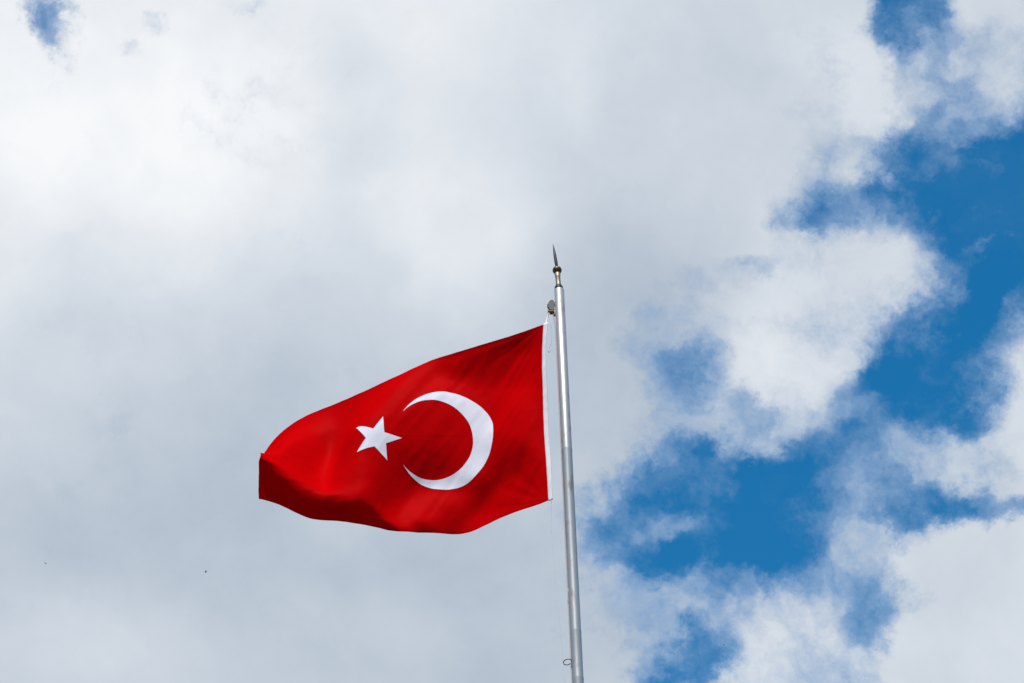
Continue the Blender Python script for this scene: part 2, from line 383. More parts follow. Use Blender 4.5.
# ------------------------------------------------------------------ flag
GU, GV = 61, 41
GRID = [(210,11755,11600),(207,11759,11564),(204,11760,11529),(201,11761,11494),(199,11762,11458),(196,11762,11423),(194,11763,11388),(193,11763,11352),
 (192,11764,11317),(191,11764,11282),(189,11764,11247),(189,11765,11211),(189,11765,11176),(189,11766,11141),(189,11767,11106),(189,11768,11071),
 (188,11768,11036),(188,11769,11001),(187,11770,10966),(187,11770,10931),(186,11771,10897),(186,11771,10862),(186,11771,10827),(186,11772,10793),
 (186,11772,10758),(186,11772,10723),(187,11772,10688),(187,11771,10654),(188,11770,10619),(189,11768,10584),(190,11767,10549),(191,11766,10515),
 (191,11765,10480),(192,11764,10445),(192,11764,10411),(193,11763,10376),(193,11762,10341),(193,11762,10307),(194,11761,10272),(194,11760,10237),
 (195,11758,10203),(176,11769,11598),(176,11775,11563),(176,11780,11529),(175,11784,11493),(174,11786,11458),(172,11787,11423),(170,11787,11388),
 (168,11787,11353),(166,11787,11317),(165,11786,11282),(164,11787,11247),(163,11787,11212),(162,11787,11177),(161,11786,11142),(160,11785,11107),
 (159,11783,11072),(157,11782,11037),(156,11780,11002),(155,11779,10967),(154,11778,10932),(153,11777,10898),(152,11777,10863),(152,11777,10828),
 (152,11777,10793),(152,11777,10758),(152,11776,10723),(153,11775,10689),(153,11774,10654),(154,11773,10619),(155,11773,10584),(156,11774,10549),
 (158,11775,10515),(160,11777,10480),(161,11778,10445),(162,11779,10411),(163,11780,10376),(164,11780,10341),(165,11780,10306),(165,11779,10271),
 (165,11778,10237),(165,11776,10202),(144,11783,11596),(145,11792,11562),(147,11799,11528),(148,11805,11493),(148,11809,11458),(147,11811,11423),
 (145,11811,11388),(143,11810,11353),(141,11809,11318),(139,11809,11282),(138,11809,11247),(136,11808,11212),(135,11807,11177),(133,11806,11142),
 (131,11803,11107),(129,11799,11072),(126,11795,11038),(124,11792,11003),(122,11789,10968),(120,11786,10933),(119,11784,10898),(119,11783,10864),
 (118,11782,10829),(118,11782,10794),(118,11782,10759),(118,11781,10724),(119,11780,10689),(119,11779,10654),(120,11779,10619),(122,11781,10584),
 (124,11783,10549),(126,11787,10515),(128,11790,10480),(130,11793,10445),(132,11795,10411),(134,11797,10376),(135,11798,10341),(136,11798,10306),
 (136,11797,10271),(135,11795,10236),(135,11793,10201),(111,11797,11594),(114,11807,11561),(117,11816,11527),(120,11824,11493),(121,11830,11458),
 (121,11833,11423),(119,11833,11388),(116,11832,11353),(114,11831,11317),(112,11830,11282),(111,11830,11247),(109,11829,11212),(107,11827,11177),
 (105,11824,11142),(101,11819,11107),(98,11814,11073),(95,11809,11038),(92,11804,11004),(90,11800,10969),(88,11796,10934),(86,11793,10899),
 (85,11791,10864),(85,11790,10829),(85,11789,10794),(85,11789,10759),(85,11788,10724),(85,11787,10689),(86,11787,10654),(88,11789,10619),
 (90,11793,10584),(93,11797,10550),(96,11802,10515),(98,11806,10481),(100,11809,10446),(102,11812,10411),(104,11814,10376),(106,11816,10341),
 (106,11815,10306),(106,11814,10271),(105,11812,10236),(104,11809,10201),(79,11811,11592),(83,11822,11559),(87,11832,11526),(90,11842,11492),
 (92,11849,11458),(92,11852,11423),(90,11852,11388),(88,11852,11353),(86,11851,11317),(85,11851,11282),(83,11850,11247),(81,11849,11212),
 (79,11846,11177),(76,11842,11142),(72,11836,11108),(68,11830,11073),(64,11824,11039),(61,11818,11004),(58,11813,10969),(56,11809,10935),
 (55,11805,10900),(53,11803,10865),(53,11801,10830),(52,11799,10794),(52,11798,10759),(52,11798,10724),(53,11798,10689),(55,11801,10654),
 (58,11805,10620),(61,11810,10585),(64,11815,10551),(67,11820,10516),(69,11824,10481),(71,11827,10446),(73,11829,10412),(75,11831,10377),
 (76,11832,10342),(76,11832,10307),(76,11830,10272),(75,11828,10237),(74,11825,10202),(47,11824,11591),(51,11836,11558),(55,11847,11525),
 (59,11858,11492),(62,11866,11458),(62,11869,11423),(61,11870,11387),(59,11870,11352),(58,11870,11317),(56,11870,11282),(55,11870,11247),
 (53,11868,11212),(50,11865,11177),(47,11860,11142),(43,11853,11108),(38,11847,11073),(34,11840,11039),(31,11834,11004),(28,11829,10970),
 (26,11824,10935),(24,11820,10900),(22,11817,10865),(21,11815,10830),(21,11813,10795),(20,11811,10759),(21,11811,10724),(23,11814,10689),
 (26,11818,10655),(30,11824,10620),(34,11830,10586),(37,11835,10551),(40,11840,10517),(42,11844,10482),(44,11846,10447),(45,11848,10412),
 (46,11849,10377),(46,11849,10343),(46,11848,10308),(45,11846,10273),(44,11844,10238),(43,11841,10203),(14,11837,11589),(19,11849,11556),
 (24,11861,11524),(28,11872,11491),(31,11881,11457),(31,11885,11422),(31,11887,11387),(30,11888,11352),(29,11889,11317),(28,11889,11281),
 (27,11890,11246),(25,11888,11211),(22,11884,11176),(18,11879,11142),(14,11872,11107),(10,11865,11073),(6,11858,11039),(2,11852,11004),
 (-1,11846,10970),(-4,11841,10935),(-6,11837,10900),(-7,11834,10865),(-8,11831,10830),(-9,11829,10795),(-10,11827,10759),(-9,11828,10724),
 (-6,11832,10689),(-3,11837,10655),(2,11843,10621),(6,11850,10586),(10,11856,10552),(13,11861,10518),(16,11865,10483),(17,11867,10448),
 (17,11867,10413),(17,11867,10378),(17,11867,10343),(17,11865,10308),(16,11863,10274),(15,11861,10239),(13,11858,10204),(-18,11850,11587),
 (-13,11861,11555),(-8,11873,11522),(-4,11885,11489),(-1,11894,11456),(0,11900,11421),(0,11903,11386),(0,11905,11351),(-1,11907,11316),
 (-1,11908,11281),(-1,11909,11246),(-3,11907,11211),(-6,11904,11176),(-10,11898,11141),(-14,11891,11107),(-18,11884,11073),(-23,11878,11038),
 (-26,11871,11004),(-29,11865,10969),(-32,11861,10934),(-34,11856,10899),(-36,11852,10864),(-38,11849,10829),(-39,11846,10794),(-39,11845,10759),
 (-38,11847,10724),(-35,11850,10689),(-31,11855,10655),(-27,11861,10621),(-22,11869,10587),(-17,11876,10553),(-13,11883,10519),(-11,11887,10484),
 (-10,11888,10449),(-10,11888,10414),(-11,11887,10379),(-11,11885,10344),(-12,11884,10309),(-13,11881,10275),(-15,11879,10240),(-17,11875,10205),
 (-50,11862,11586),(-45,11873,11553),(-41,11885,11521),(-37,11896,11488),(-34,11906,11455),(-31,11914,11420),(-30,11919,11386),(-30,11922,11351),
 (-30,11924,11316),(-30,11926,11281),(-31,11927,11245),(-32,11926,11210),(-35,11922,11175),(-38,11917,11141),(-42,11911,11106),(-46,11905,11072),
 (-50,11898,11038),(-53,11892,11003),(-57,11886,10968),(-59,11881,10934),(-62,11876,10899),(-64,11871,10864),(-66,11868,10829),(-67,11865,10794),
 (-67,11865,10759),(-66,11866,10724),(-64,11868,10689),(-60,11873,10654),(-56,11880,10620),(-50,11888,10587),(-45,11896,10553),(-40,11904,10519),
 (-37,11909,10485),(-36,11910,10450),(-36,11909,10415),(-38,11908,10380),(-39,11906,10345),(-40,11904,10310),(-41,11901,10275),(-43,11898,10241),
 (-46,11894,10206),(-82,11874,11585),(-78,11885,11552),(-74,11896,11519),(-70,11907,11486),(-66,11917,11453),(-63,11927,11419),(-62,11934,11385),
 (-61,11938,11350),(-60,11941,11315),(-60,11943,11280),(-60,11944,11245),(-62,11943,11210),(-64,11940,11175),(-66,11936,11140),(-70,11931,11106),
 (-73,11925,11071),(-76,11919,11037),(-80,11913,11002),(-83,11907,10968),(-87,11901,10933),(-90,11896,10898),(-92,11891,10864),(-94,11888,10829),
 (-94,11886,10794),(-94,11885,10759),(-93,11886,10724),(-92,11888,10689),(-89,11892,10654),(-84,11898,10620),(-79,11907,10586),(-73,11916,10553),
 (-67,11924,10520),(-63,11930,10485),(-62,11932,10450),(-62,11932,10415),(-64,11930,10380),(-65,11928,10346),(-66,11925,10311),(-68,11922,10276),
 (-71,11918,10241),(-74,11913,10207),(-114,11886,11584),(-110,11896,11551),(-106,11907,11518),(-103,11917,11485),(-99,11928,11452),(-96,11938,11418),
 (-94,11946,11384),(-92,11952,11350),(-91,11956,11315),(-91,11959,11280),(-91,11960,11245),(-92,11959,11210),(-94,11957,11175),(-96,11954,11140),
 (-98,11950,11105),(-100,11946,11070),(-103,11941,11036),(-106,11935,11001),(-110,11929,10967),(-113,11923,10932),(-117,11917,10898),(-119,11912,10863),
 (-120,11909,10828),(-121,11908,10793),(-121,11907,10758),(-120,11907,10723),(-119,11909,10688),(-116,11912,10654),(-113,11917,10620),(-107,11925,10586),
 (-101,11934,10553),(-96,11943,10519),(-91,11950,10485),(-89,11953,10451),(-89,11953,10416),(-89,11952,10381),(-91,11950,10346),(-92,11947,10311),
 (-95,11943,10277),(-98,11938,10242),(-102,11932,10208),(-147,11898,11583),(-143,11908,11550),(-139,11918,11517),(-135,11928,11484),(-132,11938,11450),
 (-129,11948,11417),(-126,11958,11383),(-124,11965,11349),(-123,11970,11315),(-123,11973,11280),(-123,11974,11245),(-123,11973,11210),(-125,11972,11174),
 (-126,11970,11139),(-127,11967,11104),(-129,11964,11070),(-131,11960,11035),(-134,11955,11000),(-137,11950,10966),(-140,11944,10932),(-143,11938,10897),
 (-145,11934,10863),(-146,11932,10828),(-147,11930,10793),(-147,11929,10758),(-146,11929,10723),(-145,11930,10688),(-143,11933,10654),(-141,11937,10619),
 (-136,11943,10585),(-131,11950,10552),(-126,11959,10518),(-120,11967,10485),(-117,11972,10451),(-115,11975,10416),(-115,11975,10381),(-116,11973,10346),
 (-118,11970,10312),(-121,11965,10277),(-125,11959,10243),(-129,11953,10209),(-179,11911,11583),(-175,11920,11550),(-171,11930,11516),(-168,11939,11483),
 (-165,11949,11449),(-162,11959,11416),(-159,11968,11382),(-157,11976,11349),(-155,11982,11314),(-155,11985,11279),(-155,11985,11244),(-156,11985,11209),
 (-157,11984,11174),(-157,11983,11139),(-158,11981,11104),(-159,11979,11069),(-161,11976,11035),(-163,11973,11000),(-165,11968,10965),(-168,11964,10931),
 (-170,11959,10896),(-171,11956,10862),(-172,11954,10827),(-173,11952,10793),(-173,11952,10758),(-172,11952,10723),(-172,11952,10688),(-171,11953,10654),
 (-169,11955,10619),(-166,11959,10585),(-162,11965,10551),(-157,11973,10517),(-151,11982,10484),(-146,11990,10451),(-143,11995,10416),(-142,11996,10382),
 (-143,11995,10347),(-145,11991,10312),(-148,11986,10277),(-152,11981,10243),(-156,11974,10209),(-211,11924,11583),(-207,11932,11549),(-204,11941,11516),
 (-201,11951,11482),(-197,11960,11449),(-195,11969,11415),(-192,11979,11382),(-190,11987,11348),(-188,11992,11313),(-188,11994,11279),(-188,11994,11244),
 (-189,11994,11209),(-190,11993,11174),(-190,11992,11139),(-191,11991,11104),(-192,11990,11069),(-192,11989,11034),(-194,11987,11000),(-195,11984,10965),
 (-197,11981,10931),(-198,11978,10896),(-199,11976,10862),(-199,11975,10827),(-199,11974,10792),(-199,11973,10758),(-199,11973,10723),(-199,11973,10688),
 (-199,11972,10653),(-198,11973,10619),(-197,11974,10584),(-193,11979,10550),(-188,11987,10516),(-181,11997,10484),(-175,12007,10451),(-171,12014,10417),
 (-169,12017,10382),(-170,12016,10347),(-172,12012,10313),(-175,12008,10278),(-178,12002,10244),(-183,11995,10209),(-243,11937,11582),(-239,11945,11549),
 (-236,11953,11515),(-233,11962,11482),(-230,11971,11448),(-227,11980,11415),(-225,11989,11381),(-223,11996,11347),(-222,12000,11313),(-222,12002,11278),
 (-222,12001,11243),(-223,12000,11208),(-223,11998,11173),(-224,11998,11139),(-224,11998,11104),(-225,11998,11069),(-225,11998,11034),(-226,11998,11000),
 (-227,11997,10965),(-228,11995,10930),(-229,11994,10896),(-229,11993,10861),(-228,11993,10827),(-227,11993,10792),(-227,11993,10757),(-227,11992,10723),
 (-228,11991,10688),(-228,11990,10653),(-228,11989,10619),(-227,11990,10584),(-224,11995,10550),(-218,12003,10516),(-212,12013,10484),(-205,12023,10451),
 (-200,12031,10417),(-198,12036,10383),(-198,12036,10348),(-199,12033,10313),(-202,12028,10278),(-205,12023,10244),(-210,12016,10210),(-274,11950,11582),
 (-272,11957,11549),(-269,11965,11515),(-266,11973,11481),(-263,11981,11448),(-260,11990,11414),(-258,11998,11380),(-257,12003,11346),(-256,12006,11312),
 (-256,12007,11277),(-256,12005,11242),(-257,12003,11207),(-258,12002,11173),(-258,12001,11138),(-258,12001,11103),(-259,12002,11069),(-259,12003,11034),
 (-259,12004,11000),(-260,12005,10965),(-260,12006,10930),(-260,12006,10896),(-259,12007,10861),(-258,12008,10827),(-257,12009,10792),(-257,12010,10758),
 (-257,12009,10723),(-257,12008,10688),(-258,12007,10654),(-258,12006,10619),(-257,12007,10584),(-253,12012,10550),(-248,12020,10517),(-242,12029,10484),
 (-236,12038,10451),(-231,12046,10417),(-228,12052,10383),(-227,12054,10348),(-228,12052,10313),(-230,12048,10279),(-233,12043,10244),(-237,12037,10210),
 (-306,11963,11582),(-304,11969,11548),(-301,11976,11514),(-298,11984,11481),(-296,11991,11447),(-294,11999,11413),(-292,12006,11379),(-290,12009,11345),
 (-290,12010,11310),(-290,12009,11276),(-291,12007,11241),(-291,12005,11207),(-292,12003,11172),(-292,12002,11137),(-293,12002,11103),(-293,12003,11068),
 (-293,12005,11034),(-293,12008,10999),(-294,12010,10965),(-293,12013,10930),(-293,12015,10896),(-292,12017,10861),(-290,12019,10827),(-289,12021,10792),
 (-288,12023,10758),(-288,12024,10723),(-288,12023,10689),(-288,12023,10654),(-288,12023,10620),(-286,12025,10585),(-282,12030,10551),(-277,12036,10518),
 (-272,12043,10485),(-267,12050,10451),(-263,12057,10417),(-260,12064,10383),(-258,12068,10349),(-258,12068,10314),(-259,12065,10279),(-261,12061,10245),
 (-264,12056,10210),(-338,11976,11582),(-336,11982,11548),(-334,11987,11514),(-331,11994,11480),(-329,12001,11446),(-327,12008,11412),(-325,12012,11378),
 (-325,12013,11344),(-325,12011,11309),(-325,12009,11275),(-325,12006,11240),(-326,12003,11206),(-326,12001,11171),(-327,12001,11137),(-327,12001,11102),
 (-327,12003,11067),(-328,12005,11033),(-328,12008,10999),(-328,12012,10964),(-327,12016,10930),(-327,12019,10895),(-325,12023,10861),(-324,12026,10827),
 (-322,12030,10792),(-321,12033,10758),(-320,12035,10724),(-319,12037,10689),(-319,12038,10655),(-318,12039,10621),(-316,12042,10586),(-312,12047,10552),
 (-308,12051,10519),(-304,12055,10485),(-300,12058,10451),(-296,12064,10417),(-293,12070,10383),(-291,12075,10349),(-290,12078,10315),(-290,12078,10280),
 (-291,12076,10245),(-293,12074,10211),(-370,11989,11582),(-368,11994,11548),(-366,11998,11513),(-364,12004,11479),(-362,12010,11445),(-361,12015,11411),
 (-360,12017,11377),(-359,12015,11342),(-359,12011,11308),(-359,12006,11274),(-360,12002,11240),(-360,12000,11205),(-361,11998,11170),(-361,11998,11136),
 (-361,11999,11101),(-362,12001,11067),(-362,12003,11032),(-362,12007,10998),(-362,12011,10963),(-361,12015,10929),(-361,12020,10895),(-359,12024,10860),
 (-358,12029,10826),(-356,12034,10792),(-354,12039,10758),(-353,12044,10724),(-351,12048,10690),(-350,12051,10655),(-349,12054,10621),(-346,12057,10587),
 (-343,12060,10553),(-340,12062,10519),(-337,12062,10485),(-334,12062,10450),(-330,12065,10417),(-327,12070,10383),(-325,12076,10349),(-323,12082,10315),
 (-323,12085,10281),(-323,12087,10246),(-323,12087,10212),(-402,12002,11581),(-401,12005,11547),(-399,12009,11512),(-397,12014,11478),(-396,12018,11444),
 (-394,12021,11410),(-394,12021,11375),(-394,12016,11341),(-393,12009,11307),(-393,12002,11273),(-394,11997,11239),(-394,11994,11204),(-395,11994,11170),
 (-395,11995,11135),(-396,11996,11100),(-396,11998,11066),(-396,12001,11031),(-396,12004,10996),(-396,12008,10962),(-395,12012,10928),(-395,12017,10893),
 (-393,12022,10859),(-392,12028,10825),(-390,12035,10791),(-388,12042,10757),(-386,12049,10723),(-385,12055,10690),(-383,12061,10656),(-381,12066,10621),
 (-379,12069,10587),(-376,12070,10553),(-374,12070,10518),(-371,12067,10484),(-368,12064,10450),(-364,12063,10416),(-361,12066,10382),(-359,12072,10348),
 (-357,12079,10315),(-356,12086,10281),(-356,12092,10247),(-355,12096,10213),(-435,12015,11581),(-433,12017,11546),(-432,12019,11511),(-430,12023,11477),
 (-429,12026,11443),(-429,12026,11408),(-428,12023,11374),(-428,12015,11340),(-428,12006,11306),(-428,11998,11273),(-428,11992,11238),(-428,11990,11204),
 (-429,11990,11169),(-429,11991,11134),(-430,11992,11099),(-430,11994,11064),(-430,11997,11030),(-430,12000,10995),(-430,12004,10961),(-429,12008,10926),
 (-428,12013,10892),(-427,12019,10858),(-426,12026,10824),(-424,12033,10790),(-422,12041,10756),(-420,12050,10722),(-418,12059,10689),(-416,12067,10655),
 (-414,12073,10621),(-412,12077,10587),(-410,12077,10552),(-407,12074,10518),(-405,12069,10484),(-402,12064,10450),(-398,12061,10415),(-395,12062,10381),
 (-392,12066,10347),(-391,12073,10313),(-390,12082,10280),(-389,12089,10246),(-388,12097,10213),(-467,12027,11580),(-466,12027,11545),(-465,12029,11510),
 (-464,12031,11476),(-463,12031,11441),(-463,12029,11407),(-463,12023,11372),(-463,12014,11339),(-462,12005,11305),(-462,11996,11271),(-462,11990,11237),
 (-463,11987,11203),(-463,11986,11168),(-463,11987,11133),(-464,11989,11098),(-464,11991,11063),(-464,11993,11028),(-464,11996,10994),(-464,11999,10959),
 (-463,12003,10924),(-462,12009,10890),(-461,12015,10856),(-460,12022,10822),(-458,12030,10788),(-456,12039,10754),(-454,12049,10721),(-452,12060,10688),
 (-450,12069,10654),(-448,12077,10620),(-446,12081,10586),(-444,12081,10551),(-442,12077,10517),(-439,12070,10483),(-436,12064,10449),(-433,12060,10415),
 (-429,12059,10380),(-426,12061,10346),(-424,12066,10312),(-422,12073,10278),(-421,12082,10244),(-421,12091,10211),(-499,12040,11578),(-499,12036,11544),
 (-498,12035,11509),(-498,12035,11474),(-497,12033,11440),(-497,12028,11405),(-497,12021,11371),(-497,12013,11338),(-497,12004,11304),(-497,11996,11270),
 (-497,11989,11236),(-497,11985,11201),(-497,11984,11166),(-498,11984,11131),(-498,11985,11097),(-498,11987,11062),(-498,11989,11027),(-498,11991,10992),
 (-498,11994,10957),(-497,11998,10923),(-496,12004,10888),(-495,12010,10854),(-493,12018,10820),(-492,12026,10786),(-490,12036,10753),(-488,12046,10719),
 (-486,12058,10686),(-485,12069,10653),(-483,12078,10619),(-481,12083,10585),(-478,12083,10550),(-476,12079,10516),(-473,12072,10482),(-470,12065,10448),
 (-467,12059,10413),(-463,12057,10379),(-460,12057,10344),(-457,12059,10310),(-455,12064,10276),(-453,12071,10242),(-453,12080,10208),(-531,12052,11575),
 (-532,12043,11542),(-532,12039,11508),(-532,12036,11473),(-532,12032,11439),(-532,12026,11405),(-532,12019,11371),(-532,12011,11337),(-531,12003,11303),
 (-531,11995,11269),(-531,11989,11234),(-531,11984,11200),(-532,11982,11165),(-532,11981,11130),(-532,11982,11095),(-532,11983,11060),(-532,11985,11025),
 (-532,11987,10990),(-532,11990,10956),(-531,11993,10921),(-530,11998,10886),(-529,12005,10852),(-527,12013,10818),(-525,12022,10784),(-524,12032,10751),
 (-522,12043,10718),(-520,12055,10685),(-519,12067,10651),(-517,12077,10618),(-515,12083,10584),(-513,12083,10549),(-510,12080,10514),(-507,12073,10480),
 (-504,12067,10446),(-501,12061,10411),(-497,12057,10377),(-493,12054,10343),(-490,12053,10308),(-487,12055,10273),(-485,12061,10239),(-484,12070,10205),
 (-563,12066,11570),(-565,12050,11539),(-566,12040,11507),(-566,12034,11473),(-566,12028,11438),(-566,12022,11404),(-566,12015,11370),(-566,12008,11336),
 (-566,12001,11302),(-566,11994,11267),(-566,11988,11233),(-566,11983,11198),(-566,11980,11164),(-566,11979,11129),(-566,11979,11094),(-567,11980,11059),
 (-567,11981,11024),(-566,11983,10989),(-566,11985,10954),(-565,11988,10919),(-564,11993,10885),(-563,12000,10850),(-561,12008,10816),(-559,12018,10783),
 (-557,12028,10749),(-556,12039,10716),(-554,12051,10683),(-553,12063,10650),(-551,12073,10616),(-549,12080,10582),(-547,12082,10547),(-544,12079,10513),
 (-541,12074,10478),(-538,12068,10444),(-535,12062,10409),(-531,12056,10375),(-527,12051,10341),(-523,12046,10306),(-519,12046,10271),(-517,12051,10237),
 (-516,12062,10203),(-595,12078,11564),(-598,12058,11536),(-600,12042,11505),(-600,12032,11472),(-600,12025,11438),(-600,12018,11404),(-600,12012,11370),
 (-600,12005,11335),(-600,11998,11301),(-600,11992,11267),(-600,11986,11232),(-600,11981,11197),(-600,11978,11163),(-601,11976,11128),(-601,11975,11093),
 (-601,11976,11058),(-601,11977,11023),(-600,11978,10988),(-600,11980,10953),(-599,11984,10918),(-598,11988,10883),(-597,11995,10849),(-595,12003,10815),
 (-593,12013,10781),(-591,12023,10747),(-589,12034,10714),(-588,12046,10681),(-586,12058,10648),(-585,12069,10614),(-583,12077,10580),(-581,12080,10545),
 (-579,12078,10511),(-576,12073,10476),(-572,12067,10441),(-569,12061,10407),(-565,12054,10373),(-560,12047,10339),(-556,12040,10304),(-552,12038,10270),
 (-550,12045,10235),(-549,12057,10202),(-626,12090,11558),(-630,12068,11531),(-633,12049,11502),(-634,12034,11471),(-635,12024,11437),(-635,12016,11403),
 (-635,12009,11369),(-635,12002,11335),(-635,11995,11300),(-635,11989,11266),(-635,11983,11231),(-635,11978,11196),(-635,11975,11161),(-635,11972,11126),
 (-635,11971,11091),(-635,11971,11056),(-635,11972,11021),(-635,11973,10986),(-634,11976,10951),(-633,11979,10916),(-632,11983,10881),(-630,11989,10847),
 (-628,11998,10813),(-626,12007,10779),(-625,12018,10746),(-623,12029,10712),(-621,12040,10679),(-620,12052,10646),(-619,12062,10612),(-617,12071,10578),
 (-615,12075,10543),(-613,12075,10508),(-610,12072,10474),(-606,12066,10439),(-603,12059,10405),(-598,12051,10371),(-594,12043,10337),(-589,12035,10303),
 (-585,12032,10268),(-583,12040,10234),(-582,12053,10201),(-658,12102,11552),(-662,12080,11525),(-665,12059,11497),(-668,12040,11467),(-669,12026,11435),
 (-669,12016,11402),(-669,12007,11368),(-669,12000,11334),(-669,11993,11299),(-669,11986,11265),(-669,11980,11230),(-669,11975,11195),(-669,11971,11160),
 (-669,11968,11125),(-669,11966,11090),(-669,11966,11055),(-669,11967,11020),(-669,11969,10985),(-668,11971,10950),(-668,11974,10915),(-666,11978,10880),
 (-664,11984,10845),(-662,11992,10811),(-660,12001,10778),(-658,12012,10744),(-656,12023,10711),(-654,12034,10677),(-653,12045,10644),(-652,12055,10610),
 (-651,12064,10576),(-649,12069,10541),(-647,12071,10506),(-644,12069,10471),(-641,12064,10437),(-637,12057,10402),(-632,12049,10368),(-627,12041,10334),
 (-623,12033,10300),(-618,12029,10265),(-615,12035,10231),(-614,12045,10197),(-689,12115,11545),(-692,12093,11518),(-696,12072,11490),(-700,12051,11462),
 (-702,12034,11432),(-703,12020,11400),(-703,12009,11366),(-703,11999,11332),(-703,11991,11298),(-703,11984,11264),(-703,11978,11229),(-703,11972,11194),
 (-703,11968,11159),(-703,11964,11124),(-703,11961,11089),(-703,11960,11054),(-703,11962,11019),(-703,11964,10984),(-702,11966,10949),(-702,11969,10913),
 (-700,11973,10878),(-698,11978,10844),(-695,11985,10810),(-693,11995,10776),(-691,12005,10742),(-689,12015,10709),(-687,12026,10675),(-686,12036,10641),
 (-685,12046,10607),(-683,12054,10573),(-682,12061,10539),(-680,12064,10504),(-678,12065,10469),(-674,12061,10434),(-670,12055,10399),(-666,12048,10365),
 (-661,12041,10331),(-656,12034,10297),(-651,12029,10262),(-647,12029,10228),(-645,12034,10194),(-719,12129,11539),(-723,12108,11511),(-726,12086,11483),
 (-730,12065,11455),(-733,12046,11426),(-736,12028,11395),(-737,12014,11363),(-738,12002,11330),(-738,11992,11296),(-738,11984,11262),(-738,11977,11228),
 (-737,11970,11193),(-737,11965,11158),(-737,11961,11123),(-737,11958,11088),(-737,11957,11053),(-737,11957,11017),(-737,11959,10982),(-736,11961,10947),
 (-736,11964,10912),(-734,11967,10877),(-732,11972,10842),(-729,11979,10808),(-726,11987,10774),(-724,11997,10740),(-722,12007,10706),(-720,12017,10673),
 (-718,12026,10639),(-717,12034,10605),(-715,12042,10570),(-714,12049,10536),(-712,12055,10501),(-711,12057,10466),(-708,12056,10431),(-704,12052,10396),
 (-699,12047,10362),(-694,12041,10328),(-689,12035,10293),(-684,12028,10259),(-679,12023,10225),(-677,12024,10191),(-750,12142,11532),(-752,12123,11503),
 (-755,12102,11475),(-759,12082,11446),(-763,12061,11418),(-766,12042,11389),(-769,12025,11358),(-770,12010,11326),(-771,11997,11294),(-772,11986,11260),
 (-772,11977,11226),(-772,11970,11191),(-772,11964,11156),(-772,11959,11121),(-772,11956,11086),(-772,11954,11051),(-772,11954,11016),(-771,11955,10981),
 (-770,11956,10945),(-769,11958,10910),(-768,11961,10875),(-765,11966,10840),(-762,11972,10806),(-759,11980,10772),(-757,11988,10738),(-754,11997,10704),
 (-752,12005,10670),(-750,12013,10636),(-748,12021,10602),(-746,12028,10567),(-745,12035,10533),(-743,12041,10498),(-742,12046,10463),(-740,12047,10428),
 (-737,12046,10393),(-732,12042,10359),(-727,12037,10324),(-721,12031,10290),(-716,12023,10257),(-711,12016,10223),(-709,12019,10190),(-781,12155,11526),
 (-782,12138,11496),(-784,12119,11466),(-787,12099,11437),(-791,12079,11409),(-794,12059,11380),(-798,12040,11351),(-801,12023,11320),(-803,12007,11289),
 (-805,11993,11256),(-805,11982,11223),(-806,11973,11189),(-806,11965,11154),(-806,11959,11119),(-806,11955,11084),(-806,11952,11049),(-806,11951,11014),
 (-805,11951,10979),(-805,11951,10943),(-803,11953,10908),(-801,11956,10873),(-799,11960,10838),(-795,11965,10804),(-792,11971,10770),(-789,11978,10735),
 (-786,11985,10701),(-783,11992,10667),(-780,11999,10633),(-778,12005,10599),(-776,12012,10564),(-774,12018,10530),(-773,12024,10495),(-772,12030,10460),
 (-770,12033,10425),(-768,12034,10390),(-764,12032,10356),(-758,12029,10321),(-752,12022,10287),(-747,12013,10255),(-743,12011,10223),(-740,12021,10194),
 (-812,12168,11520),(-811,12154,11488),(-812,12137,11457),(-814,12118,11428),(-817,12098,11399),(-821,12079,11370),(-825,12059,11341),(-829,12040,11312),
 (-833,12023,11282),(-836,12006,11250),(-838,11992,11218),(-839,11980,11185),(-840,11970,11151),(-840,11962,11117),(-840,11956,11082),(-841,11951,11047),
 (-840,11949,11012),(-839,11947,10977),(-839,11947,10941),(-837,11948,10906),(-835,11950,10871),(-832,11953,10836),(-828,11957,10801),(-825,11962,10767),
 (-821,11966,10733),(-817,11972,10698),(-813,11977,10664),(-809,11982,10630),(-806,11988,10595),(-804,11993,10561),(-802,11999,10526),(-800,12005,10492),
 (-799,12011,10457),(-798,12015,10422),(-796,12018,10387),(-793,12017,10353),(-788,12014,10318),(-782,12009,10285),(-777,12004,10253),(-775,12011,10224),
 (-769,12028,10204),(-843,12181,11513),(-841,12169,11481),(-840,12155,11449),(-841,12137,11419),(-843,12118,11389),(-847,12099,11360),(-851,12080,11331),
 (-855,12061,11302),(-859,12042,11272),(-863,12024,11242),(-867,12007,11211),(-870,11992,11180),(-872,11979,11147),(-873,11968,11114),(-874,11959,11080),
 (-875,11953,11045),(-874,11948,11010),(-874,11945,10975),(-873,11944,10939),(-871,11944,10904),(-869,11945,10869),(-865,11947,10834),(-861,11949,10799),
 (-857,11952,10764),(-852,11955,10729),(-847,11958,10695),(-842,11961,10661),(-838,11965,10626),(-834,11969,10592),(-831,11974,10557),(-828,11979,10523),
 (-827,11984,10488),(-825,11989,10453),(-824,11994,10419),(-823,11998,10384),(-820,11999,10350),(-815,11997,10316),(-811,11996,10283),(-809,11998,10253),
 (-806,12015,10230),(-797,12040,10218),(-874,12194,11507),(-871,12184,11474),(-868,12171,11441),(-867,12156,11410),(-869,12139,11380),(-872,12120,11350),
 (-876,12101,11321),(-880,12082,11292),(-884,12063,11262),(-889,12045,11232),(-894,12027,11203),(-898,12009,11172),(-902,11993,11141),(-905,11979,11109),
 (-907,11967,11076),(-908,11957,11042),(-908,11950,11007),(-908,11945,10972),(-907,11942,10937),(-905,11941,10901),(-902,11941,10866),(-899,11942,10831),
